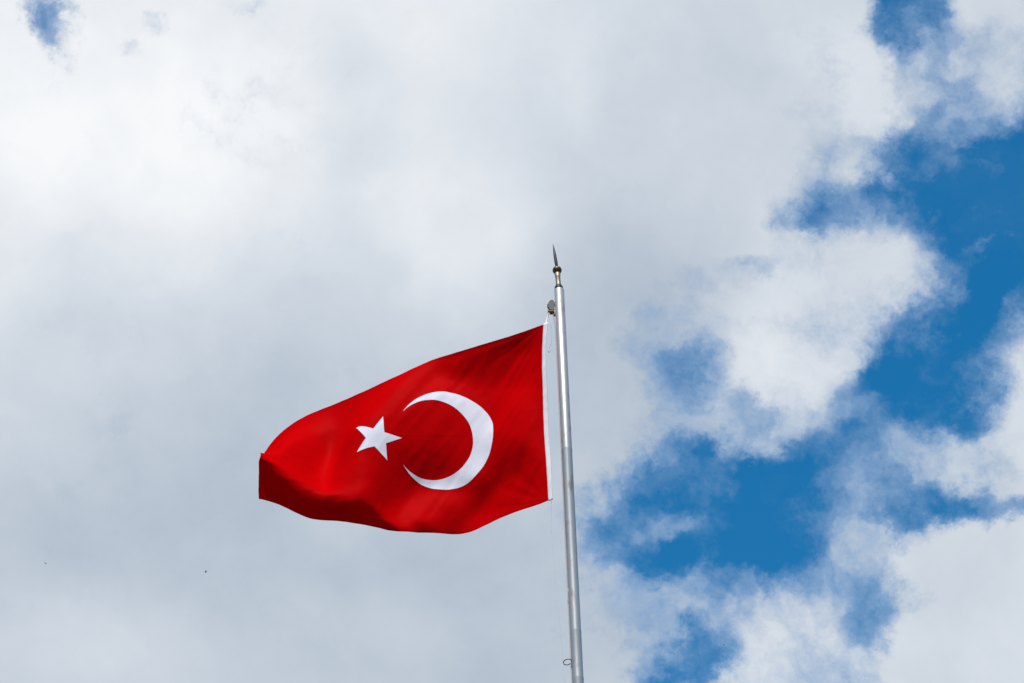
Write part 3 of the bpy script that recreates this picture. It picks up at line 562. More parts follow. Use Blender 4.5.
 (-894,11943,10795),(-889,11944,10761),(-884,11944,10726),(-878,11945,10691),(-872,11946,10657),(-866,11948,10623),(-862,11951,10588),(-858,11954,10553),
 (-855,11958,10519),(-852,11962,10484),(-851,11967,10450),(-850,11972,10415),(-848,11976,10381),(-845,11978,10346),(-842,11981,10313),(-841,11986,10282),
 (-840,11999,10255),(-835,12023,10239),(-824,12052,10235),(-905,12207,11500),(-901,12198,11467),(-897,12188,11434),(-895,12175,11401),(-895,12159,11370),
 (-897,12141,11340),(-901,12122,11311),(-905,12103,11281),(-909,12084,11252),(-914,12066,11223),(-919,12047,11193),(-925,12029,11163),(-930,12012,11133),
 (-934,11995,11102),(-937,11980,11070),(-940,11967,11037),(-941,11957,11003),(-941,11949,10969),(-940,11944,10934),(-938,11941,10898),(-935,11940,10862),
 (-932,11939,10827),(-927,11938,10792),(-922,11938,10757),(-915,11937,10722),(-909,11936,10687),(-902,11935,10653),(-896,11935,10618),(-890,11936,10584),
 (-886,11938,10549),(-882,11940,10515),(-879,11943,10480),(-877,11947,10445),(-875,11951,10411),(-874,11956,10376),(-872,11960,10343),(-871,11968,10312),
 (-872,11982,10284),(-871,12004,10262),(-864,12033,10252),(-851,12063,10253),(-936,12221,11494),(-931,12212,11460),(-927,12203,11427),(-923,12192,11394),
 (-922,12178,11362),(-923,12161,11331),(-926,12143,11301),(-930,12124,11272),(-934,12105,11242),(-939,12087,11213),(-944,12069,11183),(-950,12050,11153),
 (-955,12033,11123),(-960,12015,11093),(-965,11999,11062),(-968,11983,11030),(-971,11969,10998),(-973,11958,10964),(-972,11951,10929),(-970,11946,10894),
 (-967,11943,10858),(-964,11940,10822),(-959,11938,10787),(-954,11935,10752),(-947,11933,10717),(-940,11930,10683),(-933,11928,10648),(-927,11927,10614),
 (-920,11926,10579),(-915,11927,10545),(-910,11927,10510),(-907,11928,10475),(-904,11930,10441),(-903,11933,10406),(-902,11939,10372),(-901,11947,10339),
 (-901,11962,10313),(-902,11984,10290),(-901,12012,10273),(-893,12044,10267),(-879,12075,10270),(-967,12234,11487),(-962,12226,11454),(-957,12217,11420),
 (-953,12207,11387),(-950,12195,11354),(-949,12181,11322),(-951,12164,11292),(-955,12145,11262),(-959,12127,11233),(-964,12108,11203),(-969,12090,11173),
 (-974,12072,11143),(-979,12055,11113),(-984,12037,11083),(-989,12020,11052),(-994,12003,11021),(-998,11988,10990),(-1000,11974,10957),(-1001,11965,10923),
 (-1000,11958,10888),(-998,11952,10852),(-995,11947,10817),(-991,11942,10782),(-985,11938,10747),(-979,11934,10712),(-972,11930,10678),(-965,11927,10643),
 (-958,11925,10609),(-951,11923,10574),(-945,11922,10540),(-940,11921,10505),(-937,11919,10470),(-934,11919,10436),(-933,11921,10401),(-932,11927,10367),
 (-932,11940,10336),(-931,11962,10317),(-932,11990,10300),(-930,12021,10287),(-921,12054,10283),(-908,12086,10286),(-998,12247,11481),(-993,12239,11447),
 (-988,12231,11414),(-983,12222,11380),(-979,12211,11347),(-977,12199,11315),(-977,12184,11283),(-980,12167,11253),(-984,12149,11223),(-988,12131,11193),
 (-993,12113,11163),(-997,12095,11133),(-1002,12078,11103),(-1007,12061,11072),(-1012,12044,11042),(-1016,12027,11011),(-1020,12011,10980),(-1023,11996,10948),
 (-1025,11985,10914),(-1026,11975,10880),(-1025,11967,10845),(-1023,11959,10810),(-1020,11953,10775),(-1015,11947,10740),(-1009,11942,10706),(-1003,11936,10672),
 (-996,11932,10638),(-990,11928,10603),(-983,11925,10569),(-977,11923,10534),(-972,11920,10500),(-968,11916,10465),(-965,11913,10431),(-964,11913,10396),
 (-964,11921,10362),(-964,11938,10334),(-962,11967,10325),(-961,11998,10313),(-957,12031,10303),(-949,12064,10300),(-937,12096,10302),(-1029,12259,11475),
 (-1024,12252,11441),(-1018,12244,11407),(-1013,12236,11373),(-1009,12227,11340),(-1005,12216,11307),(-1004,12203,11275),(-1004,12188,11243),(-1007,12171,11213),
 (-1011,12153,11183),(-1015,12136,11153),(-1020,12119,11123),(-1024,12102,11092),(-1028,12085,11062),(-1033,12068,11031),(-1036,12052,11000),(-1040,12036,10968),
 (-1043,12022,10936),(-1045,12009,10904),(-1047,11998,10870),(-1048,11988,10836),(-1048,11978,10802),(-1046,11970,10767),(-1043,11962,10733),(-1038,11954,10699),
 (-1033,11947,10665),(-1027,11941,10631),(-1021,11936,10597),(-1015,11931,10563),(-1009,11927,10529),(-1004,11923,10495),(-1000,11917,10460),(-998,11912,10426),
 (-997,11911,10391),(-997,11918,10357),(-997,11942,10334),(-993,11973,10335),(-990,12006,10328),(-985,12040,10321),(-977,12073,10317),(-968,12106,10317),
 (-1061,12272,11468),(-1055,12265,11434),(-1049,12258,11400),(-1044,12250,11367),(-1038,12242,11333),(-1034,12233,11300),(-1030,12223,11267),(-1029,12209,11234),
 (-1030,12194,11203),(-1034,12177,11173),(-1037,12160,11142),(-1041,12143,11112),(-1045,12127,11081),(-1049,12110,11050),(-1052,12094,11019),(-1055,12079,10988),
 (-1057,12063,10957),(-1060,12049,10925),(-1063,12036,10892),(-1066,12024,10859),(-1068,12012,10826),(-1069,12001,10792),(-1069,11991,10758),(-1067,11981,10724),
 (-1064,11972,10691),(-1060,11963,10657),(-1056,11955,10624),(-1051,11947,10590),(-1046,11940,10557),(-1040,11934,10523),(-1036,11928,10489),(-1032,11920,10456),
 (-1030,11914,10421),(-1030,11912,10386),(-1031,11920,10352),(-1029,11949,10337),(-1024,11981,10343),(-1019,12015,10342),(-1013,12049,10337),(-1006,12082,10333),
 (-998,12116,10331),(-1093,12284,11461),(-1086,12277,11428),(-1080,12271,11394),(-1074,12264,11360),(-1068,12257,11326),(-1063,12249,11292),(-1058,12240,11259),
 (-1055,12230,11226),(-1054,12216,11194),(-1056,12201,11163),(-1058,12185,11132),(-1062,12168,11101),(-1065,12152,11070),(-1067,12136,11039),(-1070,12121,11008),
 (-1072,12106,10976),(-1075,12091,10945),(-1077,12077,10913),(-1080,12063,10880),(-1083,12051,10848),(-1086,12039,10815),(-1088,12027,10781),(-1089,12015,10748),
 (-1089,12004,10715),(-1087,11993,10682),(-1085,11982,10649),(-1083,11971,10616),(-1079,11961,10583),(-1075,11952,10550),(-1071,11943,10517),(-1068,11933,10484),
 (-1065,11924,10451),(-1063,11916,10417),(-1063,11915,10383),(-1064,11926,10349),(-1062,11958,10341),(-1055,11990,10351),(-1049,12023,10354),(-1043,12057,10352),
 (-1036,12091,10348),(-1029,12125,10344),(-1125,12295,11455),(-1118,12289,11421),(-1111,12283,11387),(-1105,12277,11353),(-1099,12270,11319),(-1093,12263,11285),
 (-1087,12256,11252),(-1082,12247,11218),(-1079,12237,11185),(-1078,12224,11153),(-1079,12209,11121),(-1081,12194,11090),(-1084,12178,11059),(-1086,12163,11027),
 (-1088,12148,10996),(-1090,12133,10965),(-1092,12118,10933),(-1094,12104,10901),(-1097,12091,10869),(-1100,12078,10836),(-1103,12066,10803),(-1105,12053,10770),
 (-1108,12041,10737),(-1109,12028,10704),(-1109,12016,10672),(-1109,12003,10639),(-1108,11991,10607),(-1106,11978,10574),(-1104,11966,10542),(-1101,11953,10511),
 (-1098,11940,10479),(-1096,11928,10447),(-1096,11918,10415),(-1096,11921,10380),(-1098,11934,10348),(-1094,11968,10345),(-1087,12000,10356),(-1080,12033,10364),
 (-1073,12066,10365),(-1067,12100,10362),(-1061,12134,10358),(-1157,12307,11448),(-1150,12300,11414),(-1143,12294,11381),(-1137,12288,11347),(-1130,12281,11313),
 (-1124,12275,11279),(-1118,12269,11245),(-1112,12262,11211),(-1107,12254,11178),(-1104,12244,11144),(-1102,12232,11112),(-1102,12219,11079),(-1103,12204,11048),
 (-1104,12189,11016),(-1106,12174,10985),(-1108,12160,10953),(-1110,12145,10921),(-1112,12131,10889),(-1114,12118,10857),(-1117,12105,10824),(-1121,12092,10792),
 (-1124,12079,10759),(-1127,12066,10726),(-1129,12052,10694),(-1131,12038,10661),(-1132,12025,10629),(-1132,12010,10597),(-1131,11996,10565),(-1130,11980,10534),
 (-1129,11964,10504),(-1128,11948,10474),(-1127,11932,10444),(-1128,11920,10413),(-1129,11928,10379),(-1131,11945,10350),(-1126,11978,10349),(-1119,12010,10360),
 (-1112,12042,10371),(-1104,12076,10375),(-1098,12110,10374),(-1092,12144,10370),(-1189,12318,11441),(-1182,12311,11408),(-1175,12304,11374),(-1169,12297,11341),
 (-1162,12290,11307),(-1156,12283,11273),(-1149,12277,11239),(-1143,12271,11205),(-1138,12266,11171),(-1133,12259,11137),(-1129,12251,11104),(-1127,12240,11070),
 (-1126,12227,11038),(-1126,12214,11006),(-1126,12200,10974),(-1127,12185,10942),(-1129,12171,10910),(-1131,12156,10878),(-1134,12143,10845),(-1137,12130,10813),
 (-1141,12116,10780),(-1144,12103,10748),(-1148,12089,10715),(-1151,12074,10683),(-1153,12059,10651),(-1155,12044,10619),(-1156,12028,10588),(-1156,12011,10558),
 (-1156,11993,10528),(-1156,11974,10499),(-1156,11955,10471),(-1157,11936,10443),(-1160,11925,10412),(-1162,11936,10380),(-1163,11956,10353),(-1158,11989,10353),
 (-1151,12021,10364),(-1144,12053,10377),(-1136,12086,10384),(-1130,12119,10385),(-1124,12154,10383),(-1222,12329,11435),(-1215,12320,11402),(-1208,12312,11368),
 (-1201,12304,11335),(-1195,12296,11302),(-1188,12288,11268),(-1182,12281,11234),(-1176,12275,11200),(-1170,12272,11166),(-1164,12268,11132),(-1159,12262,11097),
 (-1155,12255,11063),(-1152,12245,11030),(-1151,12234,10997),(-1150,12221,10964),(-1151,12206,10932),(-1152,12192,10900),(-1154,12178,10868),(-1157,12164,10835),
 (-1160,12150,10803),(-1164,12136,10771),(-1168,12122,10738),(-1171,12107,10706),(-1175,12091,10674),(-1177,12074,10643),(-1179,12057,10612),(-1181,12040,10582),
 (-1181,12021,10552),(-1182,12001,10524),(-1183,11980,10496),(-1185,11958,10470),(-1187,11939,10444),(-1192,11933,10413),(-1195,11946,10381),(-1195,11969,10358),
 (-1191,12001,10357),(-1184,12033,10369),(-1176,12064,10383),(-1168,12096,10392),(-1162,12130,10395),(-1157,12164,10394),(-1255,12339,11429),(-1248,12329,11396),
 (-1241,12319,11363),(-1234,12309,11330),(-1228,12299,11297),(-1221,12290,11264),(-1215,12281,11231),(-1209,12275,11197),(-1202,12272,11162),(-1197,12269,11128),
 (-1192,12266,11093),(-1187,12261,11059),(-1184,12254,11025),(-1181,12244,10991),(-1180,12233,10958),(-1179,12219,10925),(-1180,12205,10893),(-1182,12191,10860),
 (-1184,12177,10828),(-1187,12163,10796),(-1191,12148,10763),(-1194,12133,10731),(-1198,12117,10699),(-1201,12100,10668),(-1203,12082,10637),(-1205,12063,10607),
 (-1207,12044,10578),(-1208,12023,10550),(-1209,12001,10524),(-1210,11977,10498),(-1213,11955,10472),(-1218,11940,10445),(-1223,11942,10414),(-1227,11957,10384),
 (-1228,11982,10364),(-1223,12014,10364),(-1216,12045,10375),(-1208,12076,10390),(-1201,12108,10401),(-1194,12141,10405),(-1189,12175,10405),(-1288,12350,11422),
 (-1281,12338,11390),(-1274,12326,11358),(-1267,12314,11326),(-1261,12302,11293),(-1254,12291,11261),(-1248,12281,11228),(-1241,12273,11194),(-1235,12268,11160),
 (-1229,12265,11126),(-1224,12261,11092),(-1220,12257,11057),(-1216,12250,11023),(-1213,12242,10989),(-1212,12231,10955),(-1211,12219,10922),(-1211,12206,10890),
 (-1212,12192,10857),(-1214,12179,10824),(-1216,12165,10792),(-1220,12151,10759),(-1223,12136,10727),(-1226,12119,10696),(-1229,12100,10665),(-1231,12081,10636),
 (-1233,12061,10607),(-1234,12039,10579),(-1234,12016,10552),(-1235,11993,10527),(-1237,11969,10501),(-1241,11948,10475),(-1249,11942,10447),(-1255,11950,10416),
 (-1260,11967,10387),(-1260,11994,10371),(-1255,12026,10372),(-1248,12057,10384),(-1240,12087,10398),(-1233,12119,10410),(-1227,12152,10416),(-1222,12186,10417),
 (-1322,12360,11414),(-1314,12346,11383),(-1307,12332,11352),(-1300,12318,11321),(-1293,12305,11289),(-1287,12293,11257),(-1280,12281,11225),(-1273,12271,11192),
 (-1267,12263,11159),(-1261,12256,11125),(-1256,12251,11091),(-1251,12245,11058),(-1247,12238,11024),(-1245,12229,10990),(-1243,12219,10956),(-1242,12208,10923),
 (-1242,12196,10890),(-1242,12183,10857),(-1244,12171,10824),(-1246,12158,10791),(-1249,12144,10759),(-1252,12129,10727),(-1255,12111,10696),(-1257,12092,10666),
 (-1259,12072,10637),(-1260,12050,10609),(-1261,12027,10583),(-1261,12004,10557),(-1262,11979,10531),(-1265,11957,10505),(-1271,11942,10478),(-1281,11945,10448),
 (-1288,11957,10417),(-1292,11977,10392),(-1292,12005,10380),(-1287,12036,10383),(-1279,12068,10394),(-1272,12098,10408),(-1265,12130,10421),(-1259,12163,10428),
 (-1255,12197,10430),(-1354,12371,11406),(-1347,12355,11376),(-1340,12339,11345),(-1333,12323,11315),(-1326,12308,11284),(-1319,12294,11253),(-1313,12280,11222),
 (-1306,12268,11190),(-1299,12256,11158),(-1292,12247,11126),(-1286,12238,11093),(-1281,12230,11059),(-1277,12222,11026),(-1274,12212,10992),(-1272,12202,10959),
 (-1271,12191,10926),(-1271,12180,10893),(-1272,12168,10860),(-1274,12156,10827),(-1276,12144,10794),(-1278,12130,10761),(-1281,12115,10730),(-1283,12097,10699),
 (-1285,12078,10670),(-1286,12057,10641),(-1287,12034,10614),(-1287,12011,10587),(-1287,11987,10562),(-1288,11964,10536),(-1293,11946,10508),(-1303,11939,10478),
 (-1313,11947,10448),(-1321,11962,10419),(-1325,11985,10398),(-1323,12014,10391),(-1318,12046,10396),(-1311,12077,10407),(-1304,12108,10421),(-1297,12139,10433),
 (-1291,12172,10441),(-1288,12207,10444),(-1386,12382,11395),(-1379,12365,11366),(-1372,12347,11337),(-1365,12329,11308),(-1359,12311,11279),(-1352,12294,11249),
 (-1345,12278,11219),(-1338,12263,11189),(-1331,12249,11158),(-1323,12236,11126),(-1317,12225,11094),(-1311,12215,11061),(-1307,12205,11028),(-1303,12195,10995),
 (-1301,12185,10962),(-1300,12174,10929),(-1300,12163,10896),(-1301,12151,10863),(-1302,12139,10830),(-1304,12126,10797),(-1307,12112,10765),(-1309,12097,10734),
 (-1311,12079,10703),(-1312,12059,10674),(-1313,12038,10646),(-1314,12016,10618),(-1314,11993,10592),(-1314,11970,10565),(-1316,11948,10538),(-1324,11937,10508),
 (-1335,11937,10478),(-1346,11949,10448),(-1354,11966,10422),(-1357,11992,10407),(-1355,12022,10404),(-1349,12054,10411),(-1342,12085,10422),(-1335,12116,10435),
 (-1328,12148,10448),(-1323,12181,10456),(-1320,12215,10461),(-1417,12394,11384),(-1410,12375,11355),(-1403,12355,11327),(-1397,12335,11300),(-1391,12314,11272),
 (-1384,12294,11244),(-1377,12276,11216),(-1370,12258,11187),(-1362,12242,11157),(-1355,12227,11126),(-1348,12213,11095),(-1341,12201,11063),(-1337,12189,11031),
 (-1333,12179,10998),(-1331,12168,10965),(-1330,12157,10932),(-1329,12145,10899),(-1330,12133,10866),(-1331,12121,10834),(-1332,12108,10801),(-1334,12093,10769),
 (-1336,12077,10738),(-1338,12059,10708),(-1339,12040,10679),(-1340,12019,10650),(-1340,11997,10623),(-1341,11975,10596),(-1341,11953,10568),(-1345,11934,10539),
 (-1355,11929,10508),(-1368,11935,10478),(-1379,11949,10450),(-1387,11969,10428),(-1389,11997,10418),(-1385,12028,10419),(-1379,12060,10428),(-1372,12092,10439),
 (-1365,12123,10452),(-1359,12155,10464),(-1354,12187,10473),(-1351,12221,10480),(-1448,12406,11371),(-1440,12385,11343),(-1433,12364,11316),(-1427,12343,11289),
 (-1421,12321,11262),(-1415,12298,11236),(-1409,12277,11209),(-1402,12256,11182),(-1394,12237,11154),(-1386,12219,11125),(-1379,12203,11095),(-1372,12188,11065),
 (-1367,12175,11033),(-1363,12163,11000),(-1361,12152,10968),(-1359,12140,10935),(-1359,12128,10902),(-1359,12116,10870),(-1359,12103,10837),(-1360,12089,10805),
 (-1362,12074,10773),(-1363,12058,10742),(-1365,12040,10712),(-1366,12020,10683),(-1367,12000,10654),(-1368,11978,10626),(-1368,11957,10598),(-1369,11937,10569),
 (-1374,11921,10539),(-1387,11922,10508),(-1401,11932,10479),(-1412,11948,10453),(-1419,11972,10436),(-1420,12001,10431),(-1415,12033,10436),(-1409,12065,10446),
 (-1402,12097,10458),(-1396,12128,10469),(-1390,12160,10481),(-1385,12193,10492),(-1381,12226,10500),(-1477,12418,11356),(-1470,12397,11329),(-1463,12375,11302),
 (-1456,12353,11276),(-1450,12329,11250),(-1445,12306,11224),(-1439,12282,11199),(-1433,12259,11174),(-1426,12237,11148),(-1418,12216,11121),(-1411,12197,11093),
 (-1404,12179,11064),(-1398,12163,11033),(-1393,12149,11002),(-1390,12136,10970),(-1389,12124,10938),(-1388,12111,10905),(-1387,12098,10873),(-1388,12085,10840),
 (-1388,12070,10808),(-1390,12055,10777),(-1391,12039,10746),(-1393,12021,10715),(-1394,12002,10686),(-1395,11981,10658),(-1395,11960,10630),(-1395,11939,10601),
 (-1397,11921,10571),(-1405,11909,10540),(-1419,11915,10510),(-1433,11927,10482),(-1445,11947,10460),(-1451,11974,10448),(-1450,12005,10447),(-1445,12037,10455),
 (-1438,12069,10465),(-1431,12100,10476),(-1425,12132,10488),(-1420,12164,10500),(-1415,12197,10511),(-1411,12230,10521),(-1506,12430,11340),(-1498,12408,11313),
 (-1491,12386,11287),(-1485,12363,11261),(-1479,12339,11236),(-1473,12315,11211),(-1468,12291,11186),(-1462,12266,11162),(-1456,12242,11137),(-1449,12219,11112),
 (-1442,12196,11086),(-1436,12175,11059),(-1430,12156,11031),(-1425,12138,11002),(-1421,12122,10971),(-1418,12108,10940),(-1417,12095,10908),(-1416,12081,10875),
 (-1416,12067,10843),(-1416,12052,10811),(-1418,12037,10780),(-1419,12021,10749),(-1421,12003,10719),(-1422,11983,10689),(-1422,11962,10661),(-1422,11941,10633),
 (-1422,11920,10605),(-1425,11905,10573),(-1435,11899,10542),(-1451,11907,10513),(-1465,11922,10488),(-1476,11946,10470),(-1481,11975,10463),(-1479,12007,10465),
 (-1474,12040,10474),(-1467,12072,10484),(-1461,12104,10496),(-1455,12136,10507),(-1449,12168,10519),(-1445,12200,10531),(-1440,12232,10542),(-1533,12443,11323),
 (-1526,12420,11297),(-1519,12397,11271),(-1512,12373,11246),(-1507,12349,11221),(-1501,12325,11196),(-1496,12300,11172),(-1490,12275,11148),(-1484,12250,11124),
 (-1479,12226,11099),(-1473,12201,11075),(-1467,12178,11050),(-1461,12155,11024),(-1456,12134,10997),(-1452,12114,10969),(-1449,12097,10939),(-1447,12081,10908),
 (-1445,12066,10877),(-1445,12051,10845),(-1445,12035,10814),(-1446,12020,10782),(-1447,12003,10751),(-1449,11985,10722),(-1450,11965,10693),(-1450,11943,10665),
 (-1448,11921,10638),(-1447,11900,10609),(-1453,11889,10577),(-1465,11888,10547),(-1481,11899,10520),(-1496,11918,10499),(-1506,11945,10485),(-1509,11976,10481),
 (-1507,12009,10485),(-1502,12042,10494),(-1496,12074,10504),(-1490,12106,10515),(-1484,12138,10527),(-1479,12170,10539),(-1475,12202,10551),(-1471,12235,10563),
 (-1559,12456,11304),(-1552,12432,11279),(-1546,12408,11254),(-1540,12384,11230),(-1534,12359,11205),(-1529,12335,11181),(-1523,12310,11157),(-1518,12285,11133),
 (-1512,12260,11109),(-1507,12235,11085),(-1501,12210,11061),(-1496,12185,11037),(-1491,12161,11012),(-1487,12137,10987),(-1483,12114,10961),(-1480,12093,10933),
 (-1477,12074,10904),(-1475,12056,10875),(-1474,12038,10845),(-1474,12021,10814),(-1474,12004,10784),(-1476,11986,10754),(-1477,11967,10725),(-1477,11946,10697),
 (-1476,11923,10670),(-1474,11900,10643),(-1472,11880,10614),(-1480,11873,10583),(-1494,11878,10554),(-1510,11893,10531),(-1524,11916,10514),(-1532,11945,10505),
 (-1535,11977,10503),(-1533,12010,10508),(-1529,12043,10516),(-1523,12075,10525),(-1518,12108,10535),(-1513,12140,10546),(-1509,12172,10558),(-1505,12204,10569),
 (-1501,12236,10582),(-1584,12470,11284),(-1577,12445,11260),(-1571,12420,11236),(-1566,12395,11212),(-1561,12370,11188),(-1555,12345,11164),(-1550,12320,11140),
 (-1545,12295,11117),(-1539,12270,11093),(-1534,12245,11069),(-1529,12219,11045),(-1524,12194,11021),(-1519,12170,10997),(-1515,12145,10973),(-1512,12121,10947),
 (-1510,12097,10922),(-1508,12075,10895),(-1506,12053,10868),(-1505,12032,10841),(-1504,12012,10812),(-1504,11992,10784),(-1504,11971,10755),(-1505,11950,10728),
 (-1505,11927,10701),(-1503,11903,10675),(-1500,11879,10649),(-1498,11859,10619),(-1508,11859,10590),(-1522,11870,10566),(-1536,11889,10547),(-1548,11915,10534),
 (-1555,11945,10528),(-1558,11978,10528),(-1557,12011,10533),(-1553,12044,10539),(-1550,12076,10548),(-1546,12108,10557),(-1542,12141,10566),(-1539,12173,10577),
 (-1536,12205,10587),(-1533,12238,10599),(-1607,12484,11263),(-1601,12459,11240),(-1596,12433,11217),(-1591,12408,11194),(-1586,12382,11170),(-1581,12357,11147),
 (-1576,12331,11124),(-1571,12305,11100),(-1566,12280,11077),(-1561,12254,11054),(-1557,12229,11030),(-1552,12204,11007),(-1548,12179,10983),(-1544,12154,10959),
 (-1541,12129,10934),(-1539,12104,10909),(-1538,12079,10885),(-1537,12054,10860),(-1535,12030,10835),(-1534,12006,10809),(-1534,11982,10783),(-1534,11958,10757),
 (-1534,11933,10732),(-1533,11908,10706),(-1530,11883,10680),(-1526,11858,10654),(-1525,11841,10623),(-1535,11848,10599),(-1548,11865,10581),(-1559,11888,10567),
 (-1569,11915,10559),(-1574,11946,10555),(-1577,11978,10556),(-1577,12010,10560),(-1576,12043,10566),(-1574,12075,10572),(-1572,12108,10579),(-1570,12141,10587),
 (-1568,12173,10596),(-1567,12206,10604),(-1566,12239,10614),(-1629,12500,11241),(-1624,12473,11219),(-1619,12447,11197),(-1615,12421,11174),(-1611,12395,11151),
 (-1607,12369,11129),(-1602,12342,11106),(-1598,12316,11084),(-1594,12290,11061),(-1589,12264,11039),(-1585,12238,11016),(-1581,12212,10993),(-1577,12186,10970),
 (-1574,12160,10947),(-1572,12134,10924),(-1570,12108,10900),(-1569,12081,10878),(-1567,12054,10855),(-1566,12027,10832),(-1565,12000,10808),(-1563,11973,10785),
 (-1563,11945,10761),(-1562,11918,10738),(-1561,11890,10712),(-1557,11864,10686),(-1553,11838,10659),(-1554,11826,10626),(-1563,11840,10611),(-1571,11863,10599),
 (-1579,11888,10592),(-1585,11916,10587),(-1590,11946,10586),(-1593,11977,10587),(-1594,12009,10590),(-1595,12041,10594),(-1596,12074,10598),(-1597,12107,10603),
 (-1597,12140,10609),(-1598,12173,10615),(-1598,12206,10621),(-1599,12240,10627),(-1647,12517,11216),(-1645,12488,11197),(-1642,12461,11176),(-1638,12435,11153),
 (-1634,12409,11131),(-1630,12382,11109),(-1628,12355,11088),(-1624,12327,11066),(-1620,12300,11045),(-1617,12274,11023),(-1614,12246,11002),(-1611,12219,10981),
 (-1608,12191,10960),(-1606,12164,10939),(-1604,12136,10917),(-1602,12108,10897),(-1600,12079,10876),(-1598,12050,10855),(-1596,12021,10834),(-1594,11992,10811),
 (-1592,11963,10789),(-1591,11932,10767),(-1590,11901,10745),(-1589,11873,10719),(-1584,11846,10692),(-1580,11819,10663),(-1584,11812,10628),(-1591,11835,10623),
 (-1594,11862,10620),(-1597,11890,10618),(-1600,11918,10618),(-1603,11947,10617),(-1607,11977,10619),(-1610,12008,10621),(-1614,12039,10623),(-1617,12072,10626),
 (-1620,12105,10628),(-1624,12138,10631),(-1627,12172,10634),(-1630,12206,10636),(-1633,12241,10638)]
G = 1.4080
CP = [[Vector(GRID[i*GV+j])*.001 for j in range(GV)] for i in range(GU)]
def cr1(a, b, c, d, t): return .5*((2*b)+(c-a)*t+(2*a-5*b+4*c-d)*t*t+(3*b-a-3*c+d)*t**3)
def cpt(i, j):
    if i < 0: return CP[0][j]*2 - CP[1][j]
    if i >= GU: return CP[-1][j]*2 - CP[-2][j]
    return CP[i][j]
def cpt2(i, j):
    if j < 0: return cpt(i, 0)*2 - cpt(i, 1)
    if j >= GV: return cpt(i, GV-1)*2 - cpt(i, GV-2)
    return cpt(i, j)
def surf0(u, v):                   # u 0..1.5 (hoist to fly), v 0..1 (top to bottom)
    x = u/1.5*(GU-1); y = v*(GV-1)
    i = min(max(int(math.floor(x)), 0), GU-2); j = min(max(int(math.floor(y)), 0), GV-2); s = x-i; t = y-j
    return cr1(*[cr1(*[cpt2(i+k, j+l) for l in (-1, 0, 1, 2)], t) for k in (-1, 0, 1, 2)], s)
def nrm0(u, v):
    e = .004; u_ = max(u, 0)
    a = surf0(u_+e, v) - surf0(u_-e, v); b = surf0(u_, v+e) - surf0(u_, v-e)
    return a.cross(b).normalized()
def gauss(x, s): return math.exp(-x*x/(2*s*s))
from mathutils import noise as mn
def wrinkle(u, v):
    s = (u*.82 - v*.57); t = (u*.57 + v*.82)
    env = min(1, u/.06)*min(1, max(0, 1.02-u)/.35)*min(1, v/.12)*min(1, max(0, 1-v)/.10)
    a = mn.noise((s*13.0, t*1.8, 3.1)) + .45*mn.noise((s*27.0, t*3.0, 9.4)) + .5*(.45-abs(mn.noise((s*16.0+2, t*2.2, 4.4)))*2)
    w = .0056*env*a
    r = math.hypot(u, v); th = math.atan2(v, u+1e-4)      # tension folds fanning out of the top hoist corner
    w += .0075*min(r, .25)/.25*math.exp(-r/.45)*mn.noise((th*7.0, r*.8, 1.7))*min(1, u/.03)
    r2 = math.hypot(u, 1-v); th2 = math.atan2(1-v, u+1e-4)
    w += .004*min(r2, .2)/.2*math.exp(-r2/.3)*mn.noise((th2*6.0, r2*.8, 5.7))*min(1, u/.03)
    w += .0014*mn.noise((u*9, v*9, .5))*min(1, u/.1)
    f = max(0, (u-1.0)/.5)                                   # flutter along the free end
    w += .0035*f*mn.noise((u*5+v*3, v*16-u*6, 7.7))
    return w

def surf(u, v):
    if u < 0:
        a = surf(0, v); b = surf(.02, v); return a + (a-b).normalized()*(-u*G)
    return surf0(u, v) + nrm0(u, v)*wrinkle(u, v)
def nrm(u, v):
    e = .004; a = surf(u+e, v)-surf(max(u-e, 0), v) if u >= 0 else surf(.008, v)-surf(0, v)
    b = surf(u, v+e)-surf(u, v-e)
    return a.cross(b).normalized()
flag = empty('flag', (PX-.06, PY, CP[0][GV-1].z))
tag(flag, 'red flag with white crescent and star blowing left from the flagpole', 'flag')
def sheet(us, vs, off=0.0):
    bm = bmesh.new(); uvl = bm.loops.layers.uv.new('UVMap'); uvd = {}
    g = []
    for u in us:
        row = []
        for v in vs:
            p = surf(u, v)
            if off: p = p + nrm(u, v)*off
            w = bm.verts.new(p); uvd[w] = (u, v); row.append(w)
        g.append(row)
    for i in range(len(us)-1):
        for j in range(len(vs)-1):
            f = bm.faces.new((g[i][j], g[i+1][j], g[i+1][j+1], g[i][j+1]))
            for l in f.loops: l[uvl].uv = uvd[l.vert]
    return bm
NU, NV = 240, 160
obj('cloth', sheet([1.5*i/NU for i in range(NU+1)], [j/NV for j in range(NV+1)]), RED, flag)
# white heading along the hoist, a folded strip of canvas round the rope
def solid(bm, th):
    bm.normal_update()
    ge = bmesh.ops.solidify(bm, geom=bm.faces[:], thickness=th); return bm
bm = sheet([.003-.0215*k/4 for k in range(5)], [-.004+1.008*j/120 for j in range(121)], off=-.002)
obj('heading', solid(bm, .004), CANVAS, flag)
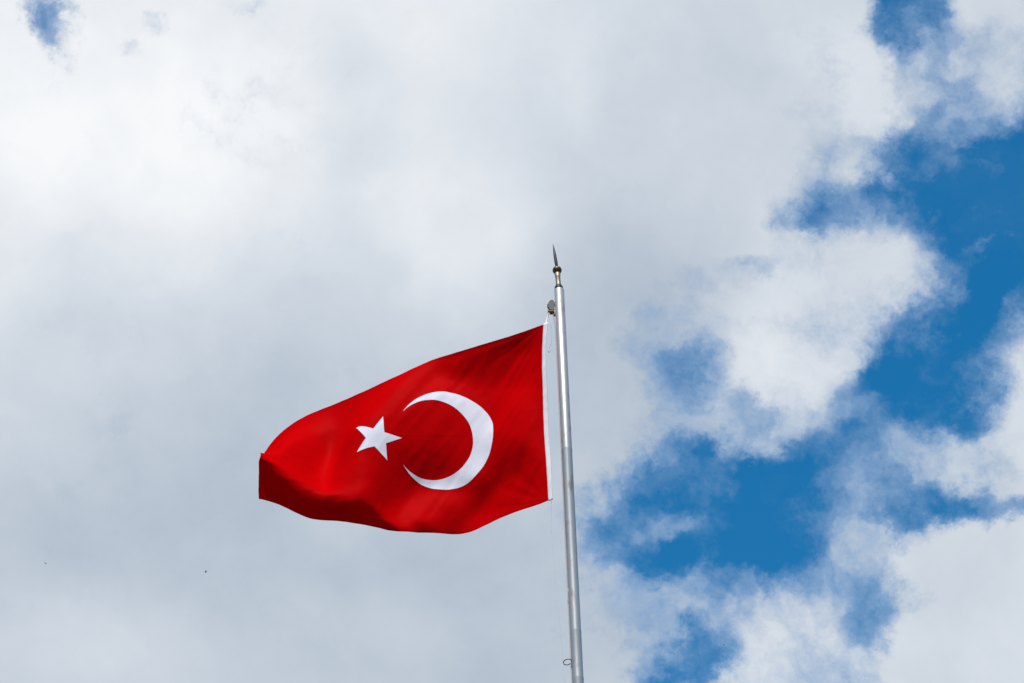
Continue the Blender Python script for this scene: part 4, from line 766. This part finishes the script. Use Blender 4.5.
# emblem, laid on both faces of the cloth; placed and cut slightly off the ideal drawing, as on the real flag
AC = [[0.512, 0.9457, 0.0311, -0.1481, 0.0429, 0.1945], [0.4981, -0.082, 1.0444, 0.2883, -0.0968, -0.0616]]
def emblem(name, tris_uv, faces, A):
    if A:
        tris_uv = [tuple(a[0]+a[1]*(u-.5)+a[2]*(v-.5)+a[3]*(u-.5)**2+a[4]*(u-.5)*(v-.5)+a[5]*(v-.5)**2 for a in A) for u, v in tris_uv]
    bm = bmesh.new(); uvl = bm.loops.layers.uv.new('UVMap')
    ns = [nrm(u, v) for u, v in tris_uv]; ps = [surf(u, v) for u, v in tris_uv]
    for s in (1, -1):
        vv = [bm.verts.new(p + n_*.0018*s) for p, n_ in zip(ps, ns)]
        for f in faces:
            ff = [vv[k] for k in (f if s > 0 else f[::-1])]
            try: q = bm.faces.new(ff)
            except ValueError: continue
            for l, k in zip(q.loops, (f if s > 0 else f[::-1])): l[uvl].uv = tris_uv[k]
    return obj(name, bm, WHITE, flag)
ca, cr_, ia, ir_ = .5, .25, .5625, .2
xx = ((cr_**2-ir_**2)+ia**2-ca**2)/(2*(ia-ca)); yy = math.sqrt(cr_**2-(xx-ca)**2)
ao = math.atan2(yy, xx-ca); ai = math.atan2(yy, xx-ia)
NA, NB = 200, 10; uvs = []; fs = []
for i in range(NA+1):
    t = i/NA
    a1 = ao + t*(2*math.pi-2*ao); a2 = ai + t*(2*math.pi-2*ai)
    o_ = (ca+cr_*math.cos(a1), .5+cr_*math.sin(a1)); n_ = (ia+ir_*math.cos(a2), .5+ir_*math.sin(a2))
    for j in range(NB+1):
        s = j/NB; uvs.append((o_[0]*(1-s)+n_[0]*s, o_[1]*(1-s)+n_[1]*s))
for i in range(NA):
    for j in range(NB):
        a = i*(NB+1)+j; fs.append((a, a+1, a+NB+2, a+NB+1))
emblem('crescent', uvs, fs, AC)
pts = [(0.7094, 0.5), (0.7891, 0.4719), (0.7938, 0.3813), (0.8391, 0.45), (0.931, 0.402), (0.8766, 0.4984), (0.9297, 0.5703), (0.8422, 0.5484), (0.7891, 0.6188), (0.7859, 0.5297)]
SC = (sum(p[0] for p in pts)/10, sum(p[1] for p in pts)/10)
uvs = []; fs = []; idx = {}
def key(p):
    k = (round(p[0], 6), round(p[1], 6))
    if k not in idx: idx[k] = len(uvs); uvs.append(p)
    return idx[k]
M_ = 16
for k in range(10):
    A, B, C_ = SC, pts[k], pts[(k+1) % 10]
    P_ = lambda i, j: key((A[0]+(B[0]-A[0])*i/M_+(C_[0]-A[0])*j/M_, A[1]+(B[1]-A[1])*i/M_+(C_[1]-A[1])*j/M_))
    for i in range(M_):
        for j in range(M_-i):
            fs.append((P_(i, j), P_(i+1, j), P_(i, j+1)))
            if i+j < M_-1: fs.append((P_(i+1, j), P_(i+1, j+1), P_(i, j+1)))
emblem('star', uvs, fs, None)

# ------------------------------------------------------------------ ropes
for nm, pts, rad, m_, lab in ROPES:
    bm = bmesh.new(); tube(bm, catmull(pts, 10), rad, 6)
    tag(obj(nm, bm, m_), lab, 'rope')

# ------------------------------------------------------------------ birds far off
def bird_mesh(span, flap):
    bm = bmesh.new()
    prof = [(.004, -.55), (.05, -.5), (.045, -.30), (.10, -.1), (.13, .12), (.10, .32), (.07, .40), (.085, .48), (.05, .58), (.01, .68)]
    lathe(bm, [(r_*span, h*span*.55) for r_, h in prof], Vector((0, 0, 0)), Vector((0, 1, 0)), 10)
    for sx in (-1, 1):      # tapering bent wings
        st = [(.04, .12, -.16, 0), (.22, .16, -.12, flap*.5), (.38, .08, -.12, flap*.7), (.5, -.10, -.14, flap*.55)]
        rows = []
        for x, le, te, z in st:
            rows.append([bm.verts.new((sx*x*span, le*span, z*span+.004*span)), bm.verts.new((sx*x*span, te*span, z*span)), bm.verts.new((sx*x*span, (le+te)/2*span, z*span-.012*span))])
        for a, b in zip(rows, rows[1:]):
            for i in range(3): bm.faces.new((a[i], a[(i+1) % 3], b[(i+1) % 3], b[i]))
        bm.faces.new(rows[0]); bm.faces.new(rows[-1][::-1])
    bmesh.ops.recalc_face_normals(bm, faces=bm.faces[:])
    return bm
for (loc, span, flap, yaw, lab) in BIRDS:
    o = obj('bird', bird_mesh(span, flap), BIRD); o.location = loc; o.rotation_euler = (.3, .25, yaw)
    tag(o, lab, 'bird', 'tiny dark birds far off below the clouds')
